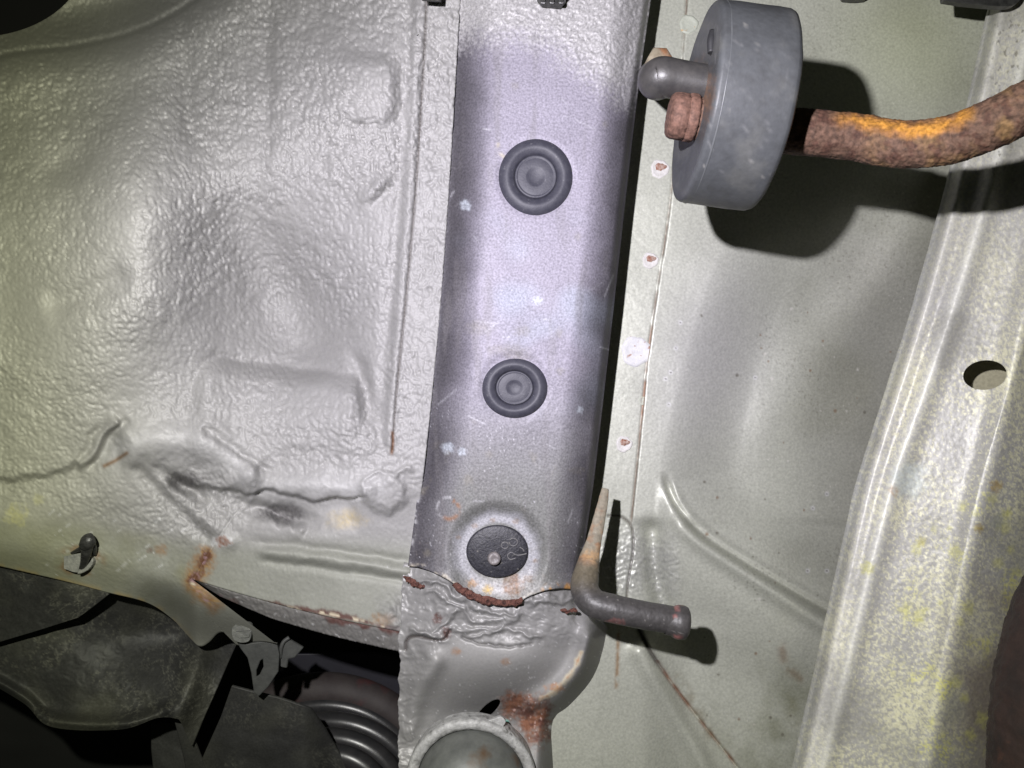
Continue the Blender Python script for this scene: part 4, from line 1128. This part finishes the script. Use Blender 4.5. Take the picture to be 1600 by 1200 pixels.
# ---- shock absorber top with galvanised collar
sh = thing('shock_absorber', W(735, 1215, 10), 'round shock absorber end with flaking galvanised collar and dull grey dome', 'shock absorber')
s = (D - 24) / F
co = W(736, 1222, 22)
lathe('collar', co, (0.0, 0.05, -1), [(101 * s, -6), (102 * s, -3), (103 * s, 0), (102 * s, 1.2), (98 * s, 1.8), (91 * s, 1.6), (86 * s, 0.8), (84 * s, -1), (84 * s, -4)], M_ZINC, sh, 90, 1.0, 1.0, wob=0.004)
lathe('dome', co, (0.0, 0.05, -1), [(85 * s, -4), (84.5 * s, -1), (83 * s, 3), (80 * s, 7), (75 * s, 10.5), (66 * s, 13.5), (50 * s, 16), (25 * s, 17.3), (0.02, 17.6)], M_DOME, sh, 80)
plate('collar_tab', [(752, 1126), (770, 1121), (783, 1117), (790, 1126), (780, 1136), (758, 1140)], 21.5, 1.6, M_ZINC, sh, 4)

# ---- coil spring and its seat
sp = thing('coil_spring', W(520, 1260, -80), 'black coil spring with shiny wire behind the torn plastic liner', 'spring')
def ringpts(cx, cy, R, H, a0, a1, n=22, dH=0, sq=0.92, dR=0):
    out = []
    for i in range(n):
        f = i / (n - 1); a = math.radians(a0 + (a1 - a0) * f)
        out.append((cx + (R + dR * f) * math.cos(a), cy + (R + dR * f) * sq * math.sin(a), H + dH * f))
    return out
tube('spring_seat', ringpts(505, 1236, 172, -78, -185, 15), [8.4] * 22, M_SEAT, sp, 24, 4)
tube('seat_lip', ringpts(508, 1240, 150, -72, -185, 15), [4.2] * 22, M_SPRING, sp, 20, 4)
tube('coil_wire', ringpts(520, 1256, 146, -64, -180, 755, 100, 34, 0.92, -72), [4.7] * 100, M_SPRING, sp, 22, 4)
plate('seat_plate', [(455, 1020), (640, 1030), (640, 1160), (560, 1090), (500, 1066), (430, 1066)], -92, 2, node_mat('blue_black_plate', lin(22, 21, 30), lin(28, 27, 36), 90, 0.6, 0, 0.1), sp, 3)

# ---- plastic wheel liner (three torn flaps)
ln_ = thing('wheel_liner', W(200, 1060, -10), 'torn black plastic wheel liner caked with dried yellowish mud', 'liner')
def flap(name, curves, n, m, Hfun, seed, mud=1.0, tex=1.0):
    PX, PY = loft(curves, n, m)
    H = Hfun(PX, PY) + 1.2 * fbm(PX, PY, 70, 3, seed) + tex * 0.25 * peel(PX, PY, 10, seed + 1)
    c = np.broadcast_to(lin(45, 45, 45), PX.shape + (3,)).copy()
    c *= (1 + 0.25 * fbm(PX, PY, 60, 4, seed + 2))[..., None]
    md = sst(-0.05, 0.45, fbm(PX, PY, 120, 3, seed + 3))
    streak = np.clip(1 - 5.5 * np.abs(fbm(PX + 0.4 * PY, PY, 22, 4, seed + 4, 0.7)), 0, 1) ** 3
    c = mix(c, lin(102, 102, 86), mud * 0.22 * md)
    c = mix(c, lin(128, 127, 116), mud * 0.34 * streak * sst(-0.2, 0.3, fbm(PX, PY, 80, 2, seed + 5)))
    c = mix(c, lin(190, 188, 160), 0.6 * sst(0.70, 0.8, fbm(PX, PY, 5, 3, seed + 6)))
    return sheet(name, PX, PY, H, np.clip(c, 0.004, 1), np.clip(0.62 + 0.1 * fbm(PX, PY, 40, 2, seed + 7), 0.3, 1), 0 * PX, M_PLASTIC, ln_, {'l': 1.5, 'r': 1.5, 't': 1.5, 'b': 1.5})
flap('upper_flap', [[(-60, 860), (20, 880), (100, 898), (175, 917)], [(-60, 900), (20, 910), (100, 922), (168, 930)], [(-60, 970), (10, 962), (80, 952), (140, 952)], [(-60, 1022), (0, 1003), (60, 985), (122, 965)]], 70, 110,
     lambda x, y: 1 + 0.02 * x - 0.05 * (y - 900), 3)
flap('main_flap', [[(-60, 895), (60, 905), (180, 915), (270, 940), (330, 985), (372, 1000)],
                   [(-60, 960), (60, 970), (170, 985), (250, 1000), (320, 1030), (356, 1035)],
                   [(-60, 1030), (50, 1040), (150, 1055), (235, 1065), (300, 1090), (336, 1082)],
                   [(-60, 1045), (50, 1085), (140, 1110), (222, 1110), (285, 1125), (318, 1122)],
                   [(-60, 1042), (35, 1098), (80, 1136), (190, 1140), (268, 1117), (300, 1166)]], 150, 220,
     lambda x, y: -14 + 0.015 * x - 9 * sst(-14, 60, pdist(x, y, [(322, 985), (305, 1050), (282, 1120), (275, 1170)])[1] * -1) + 6 * ridge(x, y, [(318, 990), (300, 1060), (276, 1118)], 18, 1.0) + 8 * sst(1100, 1142, y) * (1 - sst(240, 280, x)) - 10 * blob(x, y, 210, 1000, 90, 60) - 22 * blob(x, y, 345, 985, 120, 60) + 5 * ridge(x, y, [(-60, 1034), (35, 1088), (80, 1124), (190, 1130), (262, 1108)], 9, 1.0), 13)
flap('lower_flap', [[(362, 1072), (400, 1082), (440, 1092), (486, 1108)], [(345, 1120), (400, 1130), (450, 1138), (508, 1140)], [(318, 1180), (390, 1180), (460, 1182), (530, 1178)], [(290, 1250), (380, 1250), (470, 1250), (562, 1250)]], 90, 110,
     lambda x, y: -16 + 0.02 * (x - 400) - 0.04 * (y - 1100) - 12 * sst(470, 530, x), 23, 0.6, 0.4)
flap('lower_strip', [[(270, 1118), (284, 1116), (298, 1130)], [(276, 1140), (292, 1142), (304, 1160)], [(286, 1180), (304, 1184), (318, 1196)], [(300, 1250), (322, 1250), (344, 1250)]], 60, 26, lambda x, y: -17 - 0.05 * (y - 1120), 33, 0.3, 0.3)
flap('back_flap', [[(236, 1130), (262, 1128), (285, 1140)], [(236, 1170), (266, 1176), (300, 1186)], [(244, 1250), (280, 1250), (324, 1250)]], 50, 40, lambda x, y: -40 + 0 * x, 43, 0.9, 0.4)

# ---- metal tab with slot and bolt at the end of the arch
AT = arch_h(412, 1002)
tab = thing('slotted_tab', W(405, 1030, 4), 'small dark grey slotted metal tab hanging from the arch beside the spring', 'tab')
plate('tab_plate', [(372, 1000), (388, 1004), (416, 1000), (434, 1004), (438, 1022), (436, 1048), (420, 1072), (406, 1086), (398, 1080), (394, 1050), (388, 1026), (376, 1010)], lambda a, b: AT - 2.0 - 0.03 * (b - 1000), 1.4, M_TAB, tab, 1,
      hole=[(402, 1046), (408, 1031), (412, 1028), (413, 1040), (407, 1052), (402, 1056)])
plate('bent_ear', [(440, 1002), (452, 996), (476, 1010), (462, 1026), (452, 1028), (450, 1042), (440, 1040)], lambda a, b: -6 - 0.12 * (a - 440), 1.6, M_TAB, tab, 1)
tube('ear_edge', [(452, 996, -5), (443, 1003, -4.4), (439, 1014, -4.4), (438, 1028, -5)], [0.8] * 4, M_TAB, tab, 10, 6)
AC = arch_h(381, 986)
pc = thing('push_clip', W(380, 984, AC), 'square grey split-head fastener on the end of the wheel arch', 'fastener')
def clip_head(cx, cy, H0, r, mat, parent):
    s = (D - H0) / F
    P = [(cx - r, cy - r * .55), (cx - r * .4, cy - r), (cx + r * .75, cy - r * .95), (cx + r, cy - r * .3), (cx + r * .85, cy + r * .7), (cx + r * .2, cy + r), (cx - r * .7, cy + r * .8), (cx - r, cy + r * .2)]
    plate('head', P, H0, 2.6, mat, parent, 3)
    plate('half_cap', [(cx - r * .8, cy - r * .55), (cx + r * .7, cy - r * .75), (cx + r * .75, cy - r * .12), (cx - r * .8, cy + r * .04)], H0 + 2.4, 0.8, mat, parent, 1)
    plate('half_cap', [(cx - r * .75, cy + r * .2), (cx + r * .75, cy + r * .05), (cx + r * .6, cy + r * .62), (cx - r * .5, cy + r * .68)], H0 + 2.4, 0.8, mat, parent, 1)
clip_head(381, 986, AC - 0.5, 15, node_mat('dark_grey_fastener', lin(84, 85, 82), lin(108, 109, 104), 500, 0.6, 0, 0.4, 1200), pc)

# ---- plastic clip in the arch panel
AH = arch_h(127, 880) - 19.5
ac = thing('plastic_clip', W(127, 876, AH + 18), 'black pronged plastic trim clip with grey collar in a rusty hole', 'clip')
plate('collar', [(106, 886), (107, 862), (116, 848), (128, 856), (146, 862), (150, 872), (146, 884), (126, 892)], lambda a, b: AH + 18.6, 2.8, M_CLIP, ac, 3)
plate('side_wing', [(146, 862), (153, 874), (144, 888), (128, 894), (134, 880)], AH + 18.8, 3.4, M_CLIP, ac, 3)
tube('prong', [(126, 892, AH + 20), (131, 880, AH + 23), (134, 868, AH + 26), (136, 858, AH + 27), (140, 846, AH + 27)], [0.9, 1.3, 1.7, 2.0, 2.0], M_CLIPD, ac, 14, 8)
tube('prong_head', [(133, 853, AH + 27.5), (139, 845, AH + 28.5), (146, 842, AH + 27.5)], [2.3, 2.8, 2.2], M_CLIPD, ac, 16, 8)
tube('barb', [(112, 864, AH + 22), (124, 858, AH + 25), (134, 853, AH + 26.5)], [0.5, 0.8, 1.1], M_CLIPD, ac, 10, 6)
tube('barb', [(148, 866, AH + 22), (147, 856, AH + 25), (143, 848, AH + 26.5)], [0.7, 1.0, 1.1], M_CLIPD, ac, 10, 6)

# ---- brackets that poke in at the upper edge
c1 = thing('wiring_clip', W(864, -10, 38), 'small black ribbed cable clip standing on the top of the rail', 'clip')
plate('base', [(838, -50), (884, -50), (884, 6), (876, 15), (846, 12), (839, 4)], 36, 5, M_CLIPD, c1, 1)
for dx in (0, 14, 28):
    plate('rib', [(843 + dx, -50), (852 + dx, -50), (852 + dx, 10), (844 + dx, 9)], 40.6, 1.6, M_CLIPD, c1, 1)
c2 = thing('metal_clip', W(674, -8, 32), 'pale metal spring clip over the flange bead', 'clip')
plate('clip_body', [(660, -50), (690, -50), (688, 1), (662, 0)], 33, 4, M_CLIP, c2, 1)
plate('clip_lip', [(658, -12), (690, -10), (689, 4), (659, 2)], 36.8, 1.2, M_CLIPD, c2, 1)
c3 = thing('heat_shield', W(1530, -30, 36), 'dark heat shield edge reaching over the end of the sill', 'heat shield')
plate('shield', [(1466, -80), (1640, -80), (1640, -10), (1596, -4), (1580, 12), (1556, 16), (1478, 8), (1468, -4)], 30, 3, M_CLIPD, c3, 3)
c4 = thing('bolt_lug', W(1331, -12, 2), 'small black bolt lug at the head of the floor panel', 'lug')
plate('lug', [(1308, -60), (1356, -60), (1352, -4), (1344, 4), (1320, 4), (1311, -4)], 2, 3.5, M_CLIPD, c4, 3)

# ---- exhaust pipe bulging in at the lower right
ex = thing('exhaust_pipe', W(1680, 1150, 90), 'burnt dark brown rusty exhaust pipe curving past the sill', 'exhaust pipe')
pipe_mesh = tube('pipe', [(1800, 800, 70), (1752, 900, 80), (1706, 1010, 86), (1684, 1120, 90), (1680, 1230, 92), (1684, 1340, 92)], [21] * 6, M_EXH, ex, 120, 40)
displace(pipe_mesh, 0.9, 5.0, 4); displace(pipe_mesh, 0.3, 1.2, 5)
tube('weld_bead', ringpts(1668, 1120, 0.1, 90, 0, 10, 4), [0.4] * 4, M_EXH, ex, 6, 2) if False else None
